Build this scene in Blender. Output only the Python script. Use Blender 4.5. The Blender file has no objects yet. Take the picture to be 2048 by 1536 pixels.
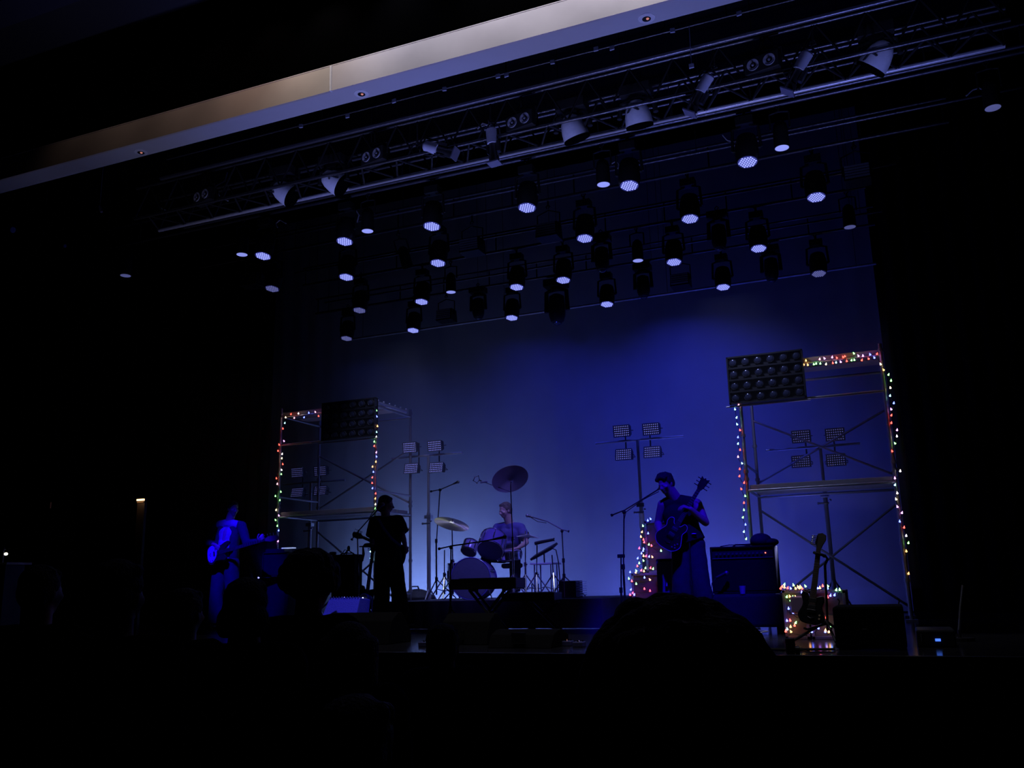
import bpy, math, random
from mathutils import Vector, Matrix, Quaternion
random.seed(7)
S = bpy.context.scene
COL = S.collection
# ---------------------------------------------------------------- camera
FPX, CX, CY, CAMH = 1786.0, 1024.0, 768.0, 0.59
_u = Vector((-194, -8018, FPX)).normalized()
_x = -Vector((-4424, 505, FPX)).normalized()
_x = (_x - _u * _x.dot(_u)).normalized()
_y = _u.cross(_x)
RW = Matrix((_x, _y, _u))            # image axes (right, down, forward) -> stage axes
CAM = Vector((0, 0, CAMH))
cd = bpy.data.cameras.new('camera'); cam = bpy.data.objects.new('camera', cd); COL.objects.link(cam)
S.camera = cam
cd.sensor_fit = 'HORIZONTAL'; cd.sensor_width = 36.0; cd.lens = 36.0 * FPX / 2048.0
cd.clip_start = 0.05; cd.clip_end = 200
M3 = Matrix((RW @ Vector((1, 0, 0)), RW @ Vector((0, -1, 0)), RW @ Vector((0, 0, -1)))).transposed()
cam.matrix_world = Matrix.Translation(CAM) @ M3.to_4x4()

def ray(px, py): return RW @ Vector(((px - CX) / FPX, (py - CY) / FPX, 1.0))
def at(px, py, Y):
    d = ray(px, py); return CAM + d * (Y / d.y)
def atz(px, py, z=0.0):
    d = ray(px, py); return CAM + d * ((z - CAMH) / d.z)

# ---------------------------------------------------------------- world, exposure, lights
w = bpy.data.worlds.new('world'); S.world = w; w.use_nodes = True
w.node_tree.nodes['Background'].inputs[0].default_value = (0.02, 0.025, 0.09, 1)
w.node_tree.nodes['Background'].inputs[1].default_value = 0.008
S.view_settings.view_transform = 'Standard'; S.view_settings.look = 'None'
S.view_settings.exposure = 0.0; S.view_settings.gamma = 1.0
S.view_settings.use_curve_mapping = False
cy = S.cycles
cy.use_denoising = True
cy.max_bounces = 5; cy.diffuse_bounces = 2; cy.glossy_bounces = 3; cy.volume_bounces = 0
cy.transparent_max_bounces = 8; cy.caustics_reflective = False; cy.caustics_refractive = False
cy.sample_clamp_indirect = 3.0

def spot(name, loc, target, power, color, angle=50, blend=0.8, size=0.08):
    l = bpy.data.lights.new(name, 'SPOT'); l.energy = power; l.color = color
    l.spot_size = math.radians(angle); l.spot_blend = blend; l.shadow_soft_size = size
    o = bpy.data.objects.new(name, l); COL.objects.link(o)
    o.location = loc
    d = Vector(target) - Vector(loc)
    o.rotation_euler = d.to_track_quat('-Z', 'Y').to_euler()
    return o
BLUE = (0.004, 0.004, 1.0)
# deep blue key lights from the front-of-house bridge, steep enough to land on the stage floor
spot('blue_key_on_singer', (-1.0, 5.6, 7.5), (-2.25, 10.2, 0.95), 3600, (0.012, 0.0, 1.0), 17, 0.6)
spot('blue_key_on_bassist', (-7.6, 5.6, 7.5), (-9.3, 11.35, 1.15), 8500, (0.008, 0.0, 1.0), 9, 0.6)
spot('blue_key_centre', (-3.6, 5.6, 7.5), (-6.35, 9.7, 0.15), 3200, (0.002, 0.0, 1.0), 13, 0.8)
# drummer's violet blue light, from the rig
spot('violet_on_drummer', (-3.6, 9.6, 5.0), (-5.2, 12.3, 1.0), 800, (0.13, 0.09, 1.0), 32, 0.8)
# dim pale wash from the front truss over the drums and both towers
spot('pale_front_wash', (-3.9, 11.15, 5.2), (-5.5, 12.3, 1.2), 200, (0.48, 0.55, 1.0), 34, 0.9)
spot('pale_front_wash', (-1.9, 11.15, 5.2), (-1.6, 12.9, 2.2), 110, (0.42, 0.48, 1.0), 62, 0.9)
spot('pale_front_wash', (-6.6, 11.15, 5.2), (-7.4, 12.9, 2.2), 90, (0.42, 0.48, 1.0), 50, 0.9)
spot('cymbal_fill', (-6.5, 11.2, 5.1), (-6.15, 12.0, 1.4), 60, (0.85, 1.0, 0.9), 10, 0.7)  # extra spot added only to brighten the pale cymbal
# little floor lamps under the tower decks
spot('deck_uplight', (-1.2, 12.75, 0.12), (-1.0, 12.9, 1.7), 14, (0.3, 0.34, 1.0), 95, 1.0, 0.05)
spot('deck_uplight', (-6.9, 12.75, 0.12), (-7.0, 12.9, 1.5), 16, (0.34, 0.4, 1.0), 95, 1.0, 0.05)
spot('deck_uplight', (-0.9, 12.9, 1.8), (-0.7, 12.95, 3.2), 6, (0.5, 0.4, 1.0), 95, 1.0, 0.05)
spot('deck_uplight', (-7.2, 12.9, 1.8), (-7.4, 12.95, 3.2), 5, (0.5, 0.42, 1.0), 95, 1.0, 0.05)
spot('amplifier_floor_fill', (-1.1, 10.7, 1.0), (-1.55, 9.3, 0.0), 36, (0.4, 0.42, 1.0), 44, 0.9, 0.05)  # unseen spot in mid-air, added to brighten the floor by the case
# pale cool uplights standing on the floor before the backdrop
UP = (0.23, 0.36, 1.0)
spot('floor_uplight', (-9.2, 14.2, 0.12), (-9.1, 15.5, 0.75), 80, UP, 125, 1.0, 0.1)
spot('floor_uplight', (-7.9, 14.2, 0.12), (-7.8, 15.5, 0.85), 155, UP, 125, 1.0, 0.1)
spot('floor_uplight', (-6.3, 14.2, 0.12), (-6.3, 15.5, 0.8), 85, (0.18, 0.27, 1.0), 125, 1.0, 0.1)
spot('floor_uplight', (-4.2, 14.2, 0.12), (-4.2, 15.5, 0.8), 66, (0.13, 0.18, 1.0), 125, 1.0, 0.1)
spot('floor_uplight', (-2.6, 14.2, 0.12), (-2.6, 15.5, 0.85), 95, (0.09, 0.12, 1.0), 125, 1.0, 0.1)
spot('floor_uplight', (-0.9, 14.2, 0.12), (-0.9, 15.5, 0.7), 16, (0.11, 0.14, 1.0), 125, 1.0, 0.1)
spot('upper_backdrop_fill', (-3.4, 14.0, 0.15), (-3.0, 15.5, 5.6), 75, (0.03, 0.055, 1.0), 84, 1.0, 0.1)  # this pair is added to lift the blue on the upper backdrop
spot('upper_backdrop_fill', (-1.4, 14.0, 0.15), (-0.6, 15.5, 5.0), 55, (0.035, 0.06, 1.0), 80, 1.0, 0.1)
spot('crossbar_fill', (-6.4, 13.2, 0.42), (-6.45, 13.75, 2.9), 12, (0.4, 0.45, 1.0), 44, 0.9, 0.05)  # this pair is added to brighten the crossbars from below
spot('crossbar_fill', (-3.5, 13.35, 0.15), (-3.75, 13.75, 3.0), 14, (0.35, 0.4, 1.0), 44, 0.9, 0.05)
# blue wash on the backdrop from the upstage battens
spot('backdrop_wash', (-2.6, 12.7, 5.2), (-2.8, 15.5, 1.9), 175, (0.035, 0.055, 1.0), 104, 1.0)
spot('backdrop_wash', (-5.2, 12.7, 5.2), (-5.2, 15.5, 1.9), 90, (0.03, 0.05, 1.0), 104, 1.0)
spot('backdrop_wash', (-8.0, 12.7, 5.2), (-8.0, 15.5, 1.6), 34, (0.07, 0.11, 1.0), 100, 1.0)
# light on the proscenium: unseen fill spots added above its face and, for stage bounce, below the soffit
for x_, e_ in ((-9.2, 0.3), (-8.2, 0.6), (-7.2, 1.3), (-6.3, 3.0), (-5.5, 6.5), (-4.5, 10.0), (-3.3, 12.0), (-2.1, 14.0), (-0.9, 14.0)):
    spot('proscenium_fill', (x_, 7.38, 7.6), (x_, 7.87, 6.75), e_ * 11, (0.84, 0.83, 1.0) if x_ > -4.8 else ((1.0, 0.88, 0.86) if x_ > -6 else (1.0, 0.70, 0.62)), 86, 1.0, 0.03)
for x_, e_ in ((-9.0, 58), (-6.6, 130), (-4.2, 150), (-1.8, 108)):
    spot('soffit_fill', (x_, 7.9, 0.25), (x_, 8.0, 6.2), e_, (0.47, 0.48, 1.0), 55, 1.0, 0.06)
# unseen cool spots added at the stage front to brighten the rig
for x_ in (-5.2, -2.6, 0.2):
    spot('rig_fill', (x_, 7.75, 0.4), (x_ - 0.3, 8.9, 6.0), 340, (0.22, 0.27, 1.0), 52, 1.0, 0.1)

# ---------------------------------------------------------------- materials
MATS = {}
def mat(name, col, rough=0.6, metal=0.0, emit=None, es=0.0, bump=0.0, scale=20.0, vary=0.15, spec=0.5, sheen=0.0):
    if name in MATS: return MATS[name]
    m = bpy.data.materials.new(name); m.use_nodes = True; nt = m.node_tree
    b = nt.nodes['Principled BSDF']
    b.inputs['Roughness'].default_value = rough; b.inputs['Metallic'].default_value = metal
    b.inputs['Specular IOR Level'].default_value = spec
    tc = nt.nodes.new('ShaderNodeTexCoord')
    nz = nt.nodes.new('ShaderNodeTexNoise'); nz.inputs['Scale'].default_value = scale; nz.inputs['Detail'].default_value = 3
    nt.links.new(tc.outputs['Object'], nz.inputs['Vector'])
    mx = nt.nodes.new('ShaderNodeMixRGB'); mx.blend_type = 'MIX'
    c = tuple(col)
    mx.inputs[1].default_value = tuple(v * (1 - vary) for v in c) + (1,)
    mx.inputs[2].default_value = tuple(min(1, v * (1 + vary)) for v in c) + (1,)
    nt.links.new(nz.outputs['Fac'], mx.inputs[0]); nt.links.new(mx.outputs[0], b.inputs['Base Color'])
    if emit is not None:
        b.inputs['Emission Color'].default_value = tuple(emit) + (1,); b.inputs['Emission Strength'].default_value = es
        m.cycles.emission_sampling = 'NONE'
    if bump:
        bp = nt.nodes.new('ShaderNodeBump'); bp.inputs['Strength'].default_value = bump; bp.inputs['Distance'].default_value = 0.02
        nt.links.new(nz.outputs['Fac'], bp.inputs['Height']); nt.links.new(bp.outputs['Normal'], b.inputs['Normal'])
    MATS[name] = m; return m
K = mat('black_metal', (0.018, 0.018, 0.02), 0.42, 0.0, spec=0.3)
KM = mat('dark_steel', (0.12, 0.12, 0.13), 0.35, 0.9)
ALU = mat('aluminium', (0.62, 0.63, 0.66), 0.35, 0.9)
CHR = mat('chrome', (0.8, 0.8, 0.82), 0.12, 1.0)
PLAST = mat('black_plastic', (0.015, 0.015, 0.017), 0.45)
RUB = mat('black_rubber', (0.01, 0.01, 0.01), 0.8)
WHITEP = mat('white_paint', (0.75, 0.76, 0.8), 0.4)
CLOTH = mat('black_cloth', (0.010, 0.010, 0.011), 0.95, spec=0.06, bump=0.3, scale=60)
WOOD = mat('dark_stage_wood', (0.05, 0.035, 0.03), 0.5)

# ---------------------------------------------------------------- mesh helpers
OFF = {}
class MB:
    def __init__(s): s.v = []; s.f = []
    def add(s, vs, fs):
        n = len(s.v); s.v += [Vector(q) for q in vs]; s.f += [tuple(i + n for i in f) for f in fs]; return s
    def box(s, a, b):
        (x0, y0, z0), (x1, y1, z1) = a, b
        return s.add([(x0,y0,z0),(x1,y0,z0),(x1,y1,z0),(x0,y1,z0),(x0,y0,z1),(x1,y0,z1),(x1,y1,z1),(x0,y1,z1)],
                     [(0,3,2,1),(4,5,6,7),(0,1,5,4),(1,2,6,5),(2,3,7,6),(3,0,4,7)])
    def obox(s, c, ax, ay, az, sx, sy, sz):
        c = Vector(c); ax, ay, az = Vector(ax).normalized(), Vector(ay).normalized(), Vector(az).normalized()
        vs = [c + ax*sx*i/2 + ay*sy*j/2 + az*sz*k/2 for k in (-1,1) for (i,j) in ((-1,-1),(1,-1),(1,1),(-1,1))]
        return s.add(vs, [(0,3,2,1),(4,5,6,7),(0,1,5,4),(1,2,6,5),(2,3,7,6),(3,0,4,7)])
    def tube(s, pts, r, n=8, cap=True):
        pts = [Vector(p) for p in pts]
        if not hasattr(r, '__len__'): r = [r] * len(pts)
        rings = []; prev = None
        for i, p in enumerate(pts):
            t = (pts[min(i+1, len(pts)-1)] - pts[max(i-1, 0)])
            if t.length < 1e-9: t = Vector((0, 0, 1))
            t.normalize()
            if prev is None:
                a = Vector((0, 0, 1)) if abs(t.z) < 0.9 else Vector((1, 0, 0))
                u = t.cross(a).normalized()
            else:
                u = (prev - t * prev.dot(t)).normalized()
            prev = u; v = t.cross(u)
            rings.append([p + (u * math.cos(2*math.pi*k/n) + v * math.sin(2*math.pi*k/n)) * r[i] for k in range(n)])
        vs = [q for rg in rings for q in rg]; fs = []
        for i in range(len(pts) - 1):
            for k in range(n):
                a = i*n + k; b = i*n + (k+1) % n
                fs.append((a, b, b + n, a + n))
        if cap:
            fs.append(tuple(range(n-1, -1, -1))); fs.append(tuple((len(pts)-1)*n + k for k in range(n)))
        return s.add(vs, fs)
    def cyl(s, a, b, r, n=16, r2=None): return s.tube([a, b], [r, r if r2 is None else r2], n)
    def lathe(s, c, axis, prof, n=24):
        c = Vector(c); t = Vector(axis).normalized()
        a = Vector((0, 0, 1)) if abs(t.z) < 0.9 else Vector((1, 0, 0))
        u = t.cross(a).normalized(); v = t.cross(u); vs = []; fs = []
        for (r, h) in prof:
            for k in range(n):
                an = 2*math.pi*k/n; vs.append(c + t*h + (u*math.cos(an) + v*math.sin(an)) * max(r, 1e-4))
        for i in range(len(prof) - 1):
            for k in range(n):
                p = i*n + k; q = i*n + (k+1) % n; fs.append((p, q, q + n, p + n))
        fs.append(tuple(range(n-1, -1, -1))); fs.append(tuple((len(prof)-1)*n + k for k in range(n)))
        return s.add(vs, fs)
    def ball(s, c, r, n=12, m=8, ax=None):
        c = Vector(c); r = Vector(r) if hasattr(r, '__len__') else Vector((r, r, r))
        ax = ax or (Vector((1,0,0)), Vector((0,1,0)), Vector((0,0,1)))
        vs = []; fs = []
        for i in range(m + 1):
            th = math.pi * (0.02 + 0.96 * i / m)
            for k in range(n):
                ph = 2*math.pi*k/n
                vs.append(c + ax[0]*(r.x*math.sin(th)*math.cos(ph)) + ax[1]*(r.y*math.sin(th)*math.sin(ph)) - ax[2]*(r.z*math.cos(th)))
        for i in range(m):
            for k in range(n):
                p = i*n + k; q = i*n + (k+1) % n; fs.append((p, q, q + n, p + n))
        fs.append(tuple(range(n-1, -1, -1))); fs.append(tuple(m*n + k for k in range(n)))
        return s.add(vs, fs)
    def prism(s, poly, fn, d0, d1):
        """poly: 2-D outline; fn(a, b, d) -> point"""
        n = len(poly); vs = [fn(a, b, d0) for a, b in poly] + [fn(a, b, d1) for a, b in poly]
        fs = [tuple(range(n-1, -1, -1)), tuple(range(n, 2*n))] + [(i, (i+1) % n, n + (i+1) % n, n + i) for i in range(n)]
        return s.add(vs, fs)
    def build(s, name, m, parent=None, smooth=False, bevel=0.0, local=False):
        off = Vector((0, 0, 0)) if (parent is None or local) else OFF[parent.name]
        me = bpy.data.meshes.new(name); me.from_pydata([tuple(q - off) for q in s.v], [], s.f); me.update()
        me.materials.append(m)
        o = bpy.data.objects.new(name, me); COL.objects.link(o)
        if parent is not None: o.parent = parent; OFF[o.name] = OFF[parent.name]
        else: OFF[o.name] = Vector((0, 0, 0))
        if smooth:
            me.polygons.foreach_set('use_smooth', [True] * len(me.polygons))
            if smooth != 'all': me.set_sharp_from_angle(angle=math.radians(40))
        if bevel:
            b = o.modifiers.new('bevel', 'BEVEL'); b.width = bevel; b.segments = 2; b.limit_method = 'ANGLE'
        return o

def tag(o, label=None, cat=None, group=None, kind=None):
    if label: o['label'] = label
    if cat: o['category'] = cat
    if group: o['group'] = group
    if kind: o['kind'] = kind
    return o
def thing(name, label, cat, loc=(0, 0, 0), group=None):
    o = bpy.data.objects.new(name, None); COL.objects.link(o); o.location = loc
    o.empty_display_size = 0.1
    OFF[o.name] = Vector(loc)
    return tag(o, label, cat, group)
def copy_tree(o, parent=None):
    c = o.copy(); COL.objects.link(c)
    OFF[c.name] = OFF.get(o.name, Vector((0,0,0)))
    if parent is not None: c.parent = parent
    for ch in list(o.children): copy_tree(ch, c)
    return c
def copies(proto_fn, places):
    """places: list of (matrix, label, group); the first uses the built thing itself"""
    proto = None; made = []
    for M, lab, grp in places:
        if proto is None: proto = proto_fn(); o = proto
        else: o = copy_tree(proto)
        o.matrix_world = M
        tag(o, lab, None, grp); made.append(o)
    return made
def frame(loc, x, z):
    """matrix with local x along x and local z near z"""
    x = Vector(x).normalized(); z = Vector(z); z = (z - x * z.dot(x)).normalized(); y = z.cross(x)
    return Matrix.Translation(Vector(loc)) @ Matrix((x, y, z)).transposed().to_4x4()
T = Matrix.Translation
ORD = ['first', 'second', 'third', 'fourth', 'fifth', 'sixth', 'seventh', 'eighth', 'ninth', 'tenth']

# ---------------------------------------------------------------- the place
FLOORM = mat('stage_floor_paint', (0.022, 0.022, 0.028), 0.15, 0.0, vary=0.35, scale=3.0, spec=0.6)
def struct(name, mb, m, **k):
    o = mb.build(name, m, **k); o['kind'] = 'structure'; return o
struct('floor_stage', MB().box((-17, 7.35, -0.12), (4.5, 16.2, 0.0)), FLOORM)
struct('trim_1', MB().box((-17, 7.29, -0.14), (4.5, 7.35, 0.006)), mat('stage_nosing', (0.03, 0.03, 0.03), 0.5))
struct('wall_stage_front', MB().box((-17, 7.32, -1.15), (4.5, 7.34, -0.14)), CLOTH)
struct('floor_auditorium', MB().box((-17, -2.5, -1.27), (4.5, 7.32, -1.15)), mat('auditorium_carpet', (0.01, 0.01, 0.012), 0.95, spec=0.05))
# pleated backdrop
def pleats(x0, x1, y, z0, z1, amp, wl, name, m, axis='x', kind=True):
    b = MB(); n = int(abs(x1 - x0) / wl * 8) + 1; vs = []; fs = []
    for i in range(n + 1):
        t = x0 + (x1 - x0) * i / n
        a = amp * math.sin(2*math.pi*(t / wl) + 0.6*math.sin(t*1.7)) * (0.7 + 0.3*math.sin(t*0.9))
        for z in (z0, z1):
            for e in (0.0, 0.012):
                vs.append((t, y + a + e, z) if axis == 'x' else (y + a + e, t, z))
    for i in range(n):
        p = i*4; q = p + 4
        fs += [(p, q, q+2, p+2), (p+1, p+3, q+3, q+1), (p, p+1, q+1, q), (p+2, q+2, q+3, p+3)]
    fs += [(0, 2, 3, 1), (n*4, n*4+1, n*4+3, n*4+2)]
    b.add(vs, fs); o = b.build(name, m, smooth=True)
    if kind: o['kind'] = 'structure'
    return o
CYC = mat('backdrop_cloth', (0.42, 0.43, 0.47), 0.95, bump=0.15, scale=2.5, vary=0.12)
struct('wall_back', MB().box((-17, 16.0, -0.12), (4.5, 16.15, 9.6)), CLOTH)
cyc = pleats(-12.5, 0.22, 15.5, 0.02, 8.6, 0.009, 0.45, 'backdrop_cloth', CYC, kind=False)
tag(cyc, 'wide pale cloth backdrop washed with blue light behind the band', 'backdrop')
struct('wall_left', MB().box((-17.15, -2.5, -1.27), (-17, 16.15, 9.6)), CLOTH)
struct('wall_right', MB().box((4.5, -2.5, -1.27), (4.65, 16.15, 9.6)), CLOTH)
struct('wall_rear', MB().box((-17.15, -2.65, -1.27), (4.65, -2.5, 8.0)), CLOTH)
struct('ceiling_stage', MB().box((-17.15, 8.35, 9.6), (4.65, 16.15, 9.7)), mat('loft_black', (0.01, 0.01, 0.011), 0.9))
for i, (y, x0, x1, lab) in enumerate([(14.9, 0.35, 4.2, 'black masking drape at the right edge of the backdrop'),
                                      (11.8, 2.2, 4.3, 'black masking drape hanging in the right wing'),
                                      (14.9, -16.5, -11.6, 'black masking drape beyond the left tower'),
                                      (11.0, -16.5, -13.0, 'black masking drape hanging in the left wing')]):
    tag(pleats(x0, x1, y, 0.02, 8.6, 0.05, 0.3, 'masking_drape', CLOTH, kind=False), lab, 'curtain', 'black masking drapes')

# proscenium header: plaster soffit and face with one panel seam
PY0, PY1, PZ = 7.87, 8.18, 6.2
FACE = mat('plaster_face', (0.55, 0.50, 0.50), 0.75, bump=0.25, scale=1.6, vary=0.2)
SOF = mat('plaster_soffit', (0.52, 0.52, 0.55), 0.8, bump=0.05, scale=6, vary=0.04)
ft = at(0, 318, PY0).z
xs = at(662, 140, PY0).x
struct('trim_2', MB().box((-17, PY0, PZ), (xs - 0.012, PY0 + 0.03, ft)), mat('plaster_face_old', (0.50, 0.45, 0.40), 0.75, bump=0.25, scale=1.6, vary=0.2))
struct('trim_3', MB().box((xs + 0.012, PY0, PZ), (4.5, PY0 + 0.03, ft)), FACE)
struct('trim_4', MB().box((xs - 0.012, PY0 - 0.008, PZ), (xs + 0.012, PY0 + 0.03, ft)), mat('seam_filler', (0.7, 0.7, 0.75), 0.7))
struct('trim_5', MB().box((-17, PY0 - 0.002, ft), (4.5, PY0 + 0.05, ft + 0.012)), FACE)
struct('trim_6', MB().box((-17, PY0 + 0.03, PZ), (4.5, PY1, PZ + 0.04)), SOF)
struct('wall_header', MB().box((-17, PY0 + 0.05, PZ + 0.04), (4.5, PY1, 9.6)), mat('header_black', (0.0004, 0.0004, 0.0005), 0.95, spec=0.0))
struct('ceiling_auditorium', MB().box((-17.15, -2.5, 8.0), (4.65, PY0 + 0.05, 8.1)), mat('auditorium_ceiling', (0.03, 0.03, 0.05), 0.9))
struct('trim_7', MB().box((-17, 6.6, 7.75), (4.5, 7.0, 8.0)), mat('ceiling_cove', (0.03, 0.03, 0.08), 0.9))

# haze over the upstage half
hz = MB().box((-11.5, 12.0, 0.4), (0.3, 15.42, 4.4)).build('stage_haze', None)
hz.data.materials.clear()
hm = bpy.data.materials.new('haze'); hm.use_nodes = True; nt = hm.node_tree
nt.nodes.remove(nt.nodes['Principled BSDF'])
vs_ = nt.nodes.new('ShaderNodeVolumeScatter'); vs_.inputs['Density'].default_value = 0.07
vs_.inputs['Color'].default_value = (0.9, 0.93, 1, 1); vs_.inputs['Anisotropy'].default_value = 0.1
nt.links.new(vs_.outputs[0], nt.nodes['Material Output'].inputs['Volume'])
hz.data.materials.append(hm)
tag(hz, 'thin smoke haze hanging over the stage behind the band', 'haze', None, 'stuff')
# ---------------------------------------------------------------- recessed downlights in the soffit
for px, py, lab in ((282, 304, 'recessed downlight in the soffit, nearest the left wall'),
                    (723, 187, 'recessed downlight in the soffit below the plaster seam'),
                    (1293, 36, 'recessed downlight in the soffit closest to the right wall')):
    p = atz(px, py, PZ); t = thing('recessed_downlight', lab, 'light', (p.x, p.y, PZ), 'downlights in the proscenium soffit')
    MB().lathe(p, (0, 0, -1), [(0.045, -0.005), (0.045, 0.012), (0.085, 0.006), (0.088, 0.0)], 32).build('trim_ring', WHITEP, t, True)
    MB().lathe(p, (0, 0, -1), [(0.044, 0.002), (0.044, 0.014), (0.02, 0.0135), (0.001, 0.013)], 24).build('lamp_well', K, t, True)
    MB().ball(p + Vector((0.012, -0.005, -0.014)), (0.016, 0.016, 0.012)).build('lamp', mat('lamp_glass_warm', (0.5, 0.3, 0.25), 0.1, emit=(1, 0.35, 0.25), es=0.5), t, True)

# ---------------------------------------------------------------- battens
LED_BLUE = mat('led_lens_glow', (0.5, 0.5, 0.6), 0.2, emit=(0.30, 0.34, 0.92), es=1.25)
LED_DIM = mat('led_lens_dim', (0.4, 0.4, 0.5), 0.2, emit=(0.26, 0.28, 0.72), es=0.42)
LED_GAP = mat('led_face', (0.04, 0.04, 0.08), 0.3, emit=(0.03, 0.035, 0.22), es=0.9)
LED_GAPD = mat('led_face_dim', (0.03, 0.03, 0.06), 0.3, emit=(0.03, 0.03, 0.18), es=0.3)
FROST = mat('frosted_lens', (0.7, 0.7, 0.8), 0.4, emit=(0.27, 0.31, 0.85), es=0.9)
FROSTD = mat('frosted_lens_dim', (0.6, 0.6, 0.7), 0.4, emit=(0.2, 0.22, 0.6), es=0.3)
PIPEM = mat('batten_pipe', (0.16, 0.16, 0.19), 0.35, 0.8)
PIPEB = mat('bright_pipe', (0.75, 0.75, 0.8), 0.4, 0.4)
def batten(label, Y, z, x0, x1, r=0.024, m=None, second=None, bars=()):
    t = thing('batten', label, 'rigging pipe', (0.5*(x0+x1), Y, z), 'rigging battens over the stage')
    MB().cyl((x0, Y, z), (x1, Y, z), r, 12).build('pipe', m or PIPEM, t, True)
    if second:
        MB().cyl((x0, Y+second[0], z+second[1]), (x1, Y+second[0], z+second[1]), r*0.8, 10).build('pipe', PIPEM, t, True)
        b = MB(); n = int((x1-x0)/0.9)
        for i in range(n+1):
            x = x0 + 0.05 + (x1-x0-0.1)*i/n
            MB().cyl((x, Y, z), (x, Y+second[0], z+second[1]), 0.012, 6).build('spacer', KM, t, True)
    n = max(2, int((x1-x0)/3.2))
    for i in range(n+1):
        x = x0 + 0.3 + (x1-x0-0.6)*i/n
        MB().cyl((x, Y, z), (x, Y, 9.6), 0.004, 5).build('suspension_cable', KM, t)
    return t
R1, R2, R3, R4 = 10.0, 11.33, 12.9, 14.45
batten('long black pipe batten carrying the nearest row of LED wash lights', R1, 5.98, -11.4, 1.9, second=(0, 0.32))
batten('black pipe batten carrying the second row of LED wash lights', R2, 5.98, -10.4, 1.2, second=(0, 0.32))
batten('black pipe batten carrying the third row of LED wash lights', R3, 5.98, -9.4, 0.2, second=(0, 0.32))
batten('black pipe batten carrying the farthest row of LED wash lights', R4, 5.98, -10.2, 0.3, second=(0, 0.30))
q0 = at(700, 682, 14.9); q1 = at(1752, 524, 14.9)
batten('slim pale pipe batten just behind the farthest row of lights', 14.9, 0.5*(q0.z+q1.z), q0.x, q1.x, 0.022, PIPEB)
batten('pipe batten just inside the proscenium, closest to the audience', 8.55, 6.05, -8.6, 1.2, 0.03, PIPEM)
batten('pipe batten high up behind the proscenium soffit', 8.75, 6.75, -9.0, 1.5, 0.03, PIPEM)
batten('pipe batten between the front truss and the nearest wash lights', 9.45, 5.75, -9.0, 1.9, 0.022, PIPEM)
batten('upper pipe batten between the front truss and the nearest wash lights', 9.7, 6.35, -9.0, 1.7, 0.022, PIPEM)
batten('thin pipe batten between the first and second rows of wash lights', 10.65, 5.9, -8.8, 1.9, 0.018, PIPEM)
batten('thin pipe batten between the second and third rows of wash lights', 12.1, 5.9, -9.0, 0.6, 0.018, PIPEM)
batten('thin pipe batten between the third and farthest rows of wash lights', 13.6, 5.85, -9.4, 0.4, 0.018, PIPEM)

# front box truss: bright lower rail, lattice sides
TY, TZ = 9.1, 5.6
tr = thing('box_truss', 'long box truss with a bright lower rail across the front of the rig', 'truss', (-3.4, TY, TZ))
x0, x1 = at(318, 460, TY).x, at(2010, 92, TY).x
for (dy, dz, m, r) in ((0, 0, PIPEB, 0.026), (-0.45, 0, KM, 0.022), (0, 0.45, KM, 0.022), (-0.45, 0.45, KM, 0.022)):
    MB().cyl((x0, TY+dy, TZ+dz), (x1, TY+dy, TZ+dz), r, 12).build('chord', m, tr, True)
MB().cyl((x0+3.2, TY-0.05, TZ-0.03), (x1-3.0, TY-0.05, TZ-0.03), 0.016, 8).build('cable_run', ALU, tr, True)
b = MB(); n = 22
for i in range(n):
    xa = x0 + (x1-x0)*i/n; xb = x0 + (x1-x0)*(i+1)/n; xm = 0.5*(xa+xb)
    for dy in (0, -0.45):
        b.cyl((xa, TY+dy, TZ), (xm, TY+dy, TZ+0.45), 0.012, 6); b.cyl((xm, TY+dy, TZ+0.45), (xb, TY+dy, TZ), 0.012, 6)
    b.cyl((xa, TY, TZ), (xm, TY-0.45, TZ), 0.012, 6); b.cyl((xm, TY-0.45, TZ), (xb, TY, TZ), 0.012, 6)
b.build('lattice', K, tr, True)
for x in (x0+0.6, -5.5, -3.0, -0.8, x1-0.6):
    MB().cyl((x, TY-0.22, TZ+0.45), (x, TY-0.22, 9.6), 0.006, 6).build('hoist_chain', KM, tr)
# small grey tags hanging on the first batten (labels on the pipe)
tp = [(1192, 98), (1224, 96), (1105, 124), (1013, 150), (996, 152), (1345, 61), (1478, 27), (889, 178), (788, 202), (695, 232), (602, 252), (1383, 132)]
for k, (px, py) in enumerate(sorted(tp)):
    t = at(px, py, 8.5)
    pz = min(z_ for z_ in (6.3, 6.6, 6.9, 7.2) if z_ > t.z + 0.01)
    o = MB().obox(t, (1, 0, 0.1*(k % 3 - 1)), (0, 1, 0), (0, 0, 1), 0.05, 0.02, 0.045).cyl(t, (t.x, 8.53, pz), 0.004, 5).build('pipe_tag', mat('grey_card', (0.35, 0.37, 0.5), 0.7))
    tag(o, 'small grey card tag on the pipe under the soffit, %s from the left' % (ORD[k] if k < 10 else ['eleventh', 'twelfth'][k-10]), 'tag', 'grey tags on the front pipe')
tagpipe = thing('batten', 'dark pipe batten with small grey card tags, tucked under the soffit', 'rigging pipe', (-3, 8.5, 6.9), 'rigging battens over the stage')
for z in (6.3, 6.6, 6.9, 7.2):
    MB().cyl((-8.5, 8.53, z), (1.2, 8.53, z), 0.012, 8).build('pipe', KM, tagpipe, True)
for x in (-8.3, -6, -3.5, -1, 1.0):
    MB().cyl((x, 8.53, 6.3), (x, 8.53, 9.6), 0.01, 6).build('suspension_cable', KM, tagpipe)

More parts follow.
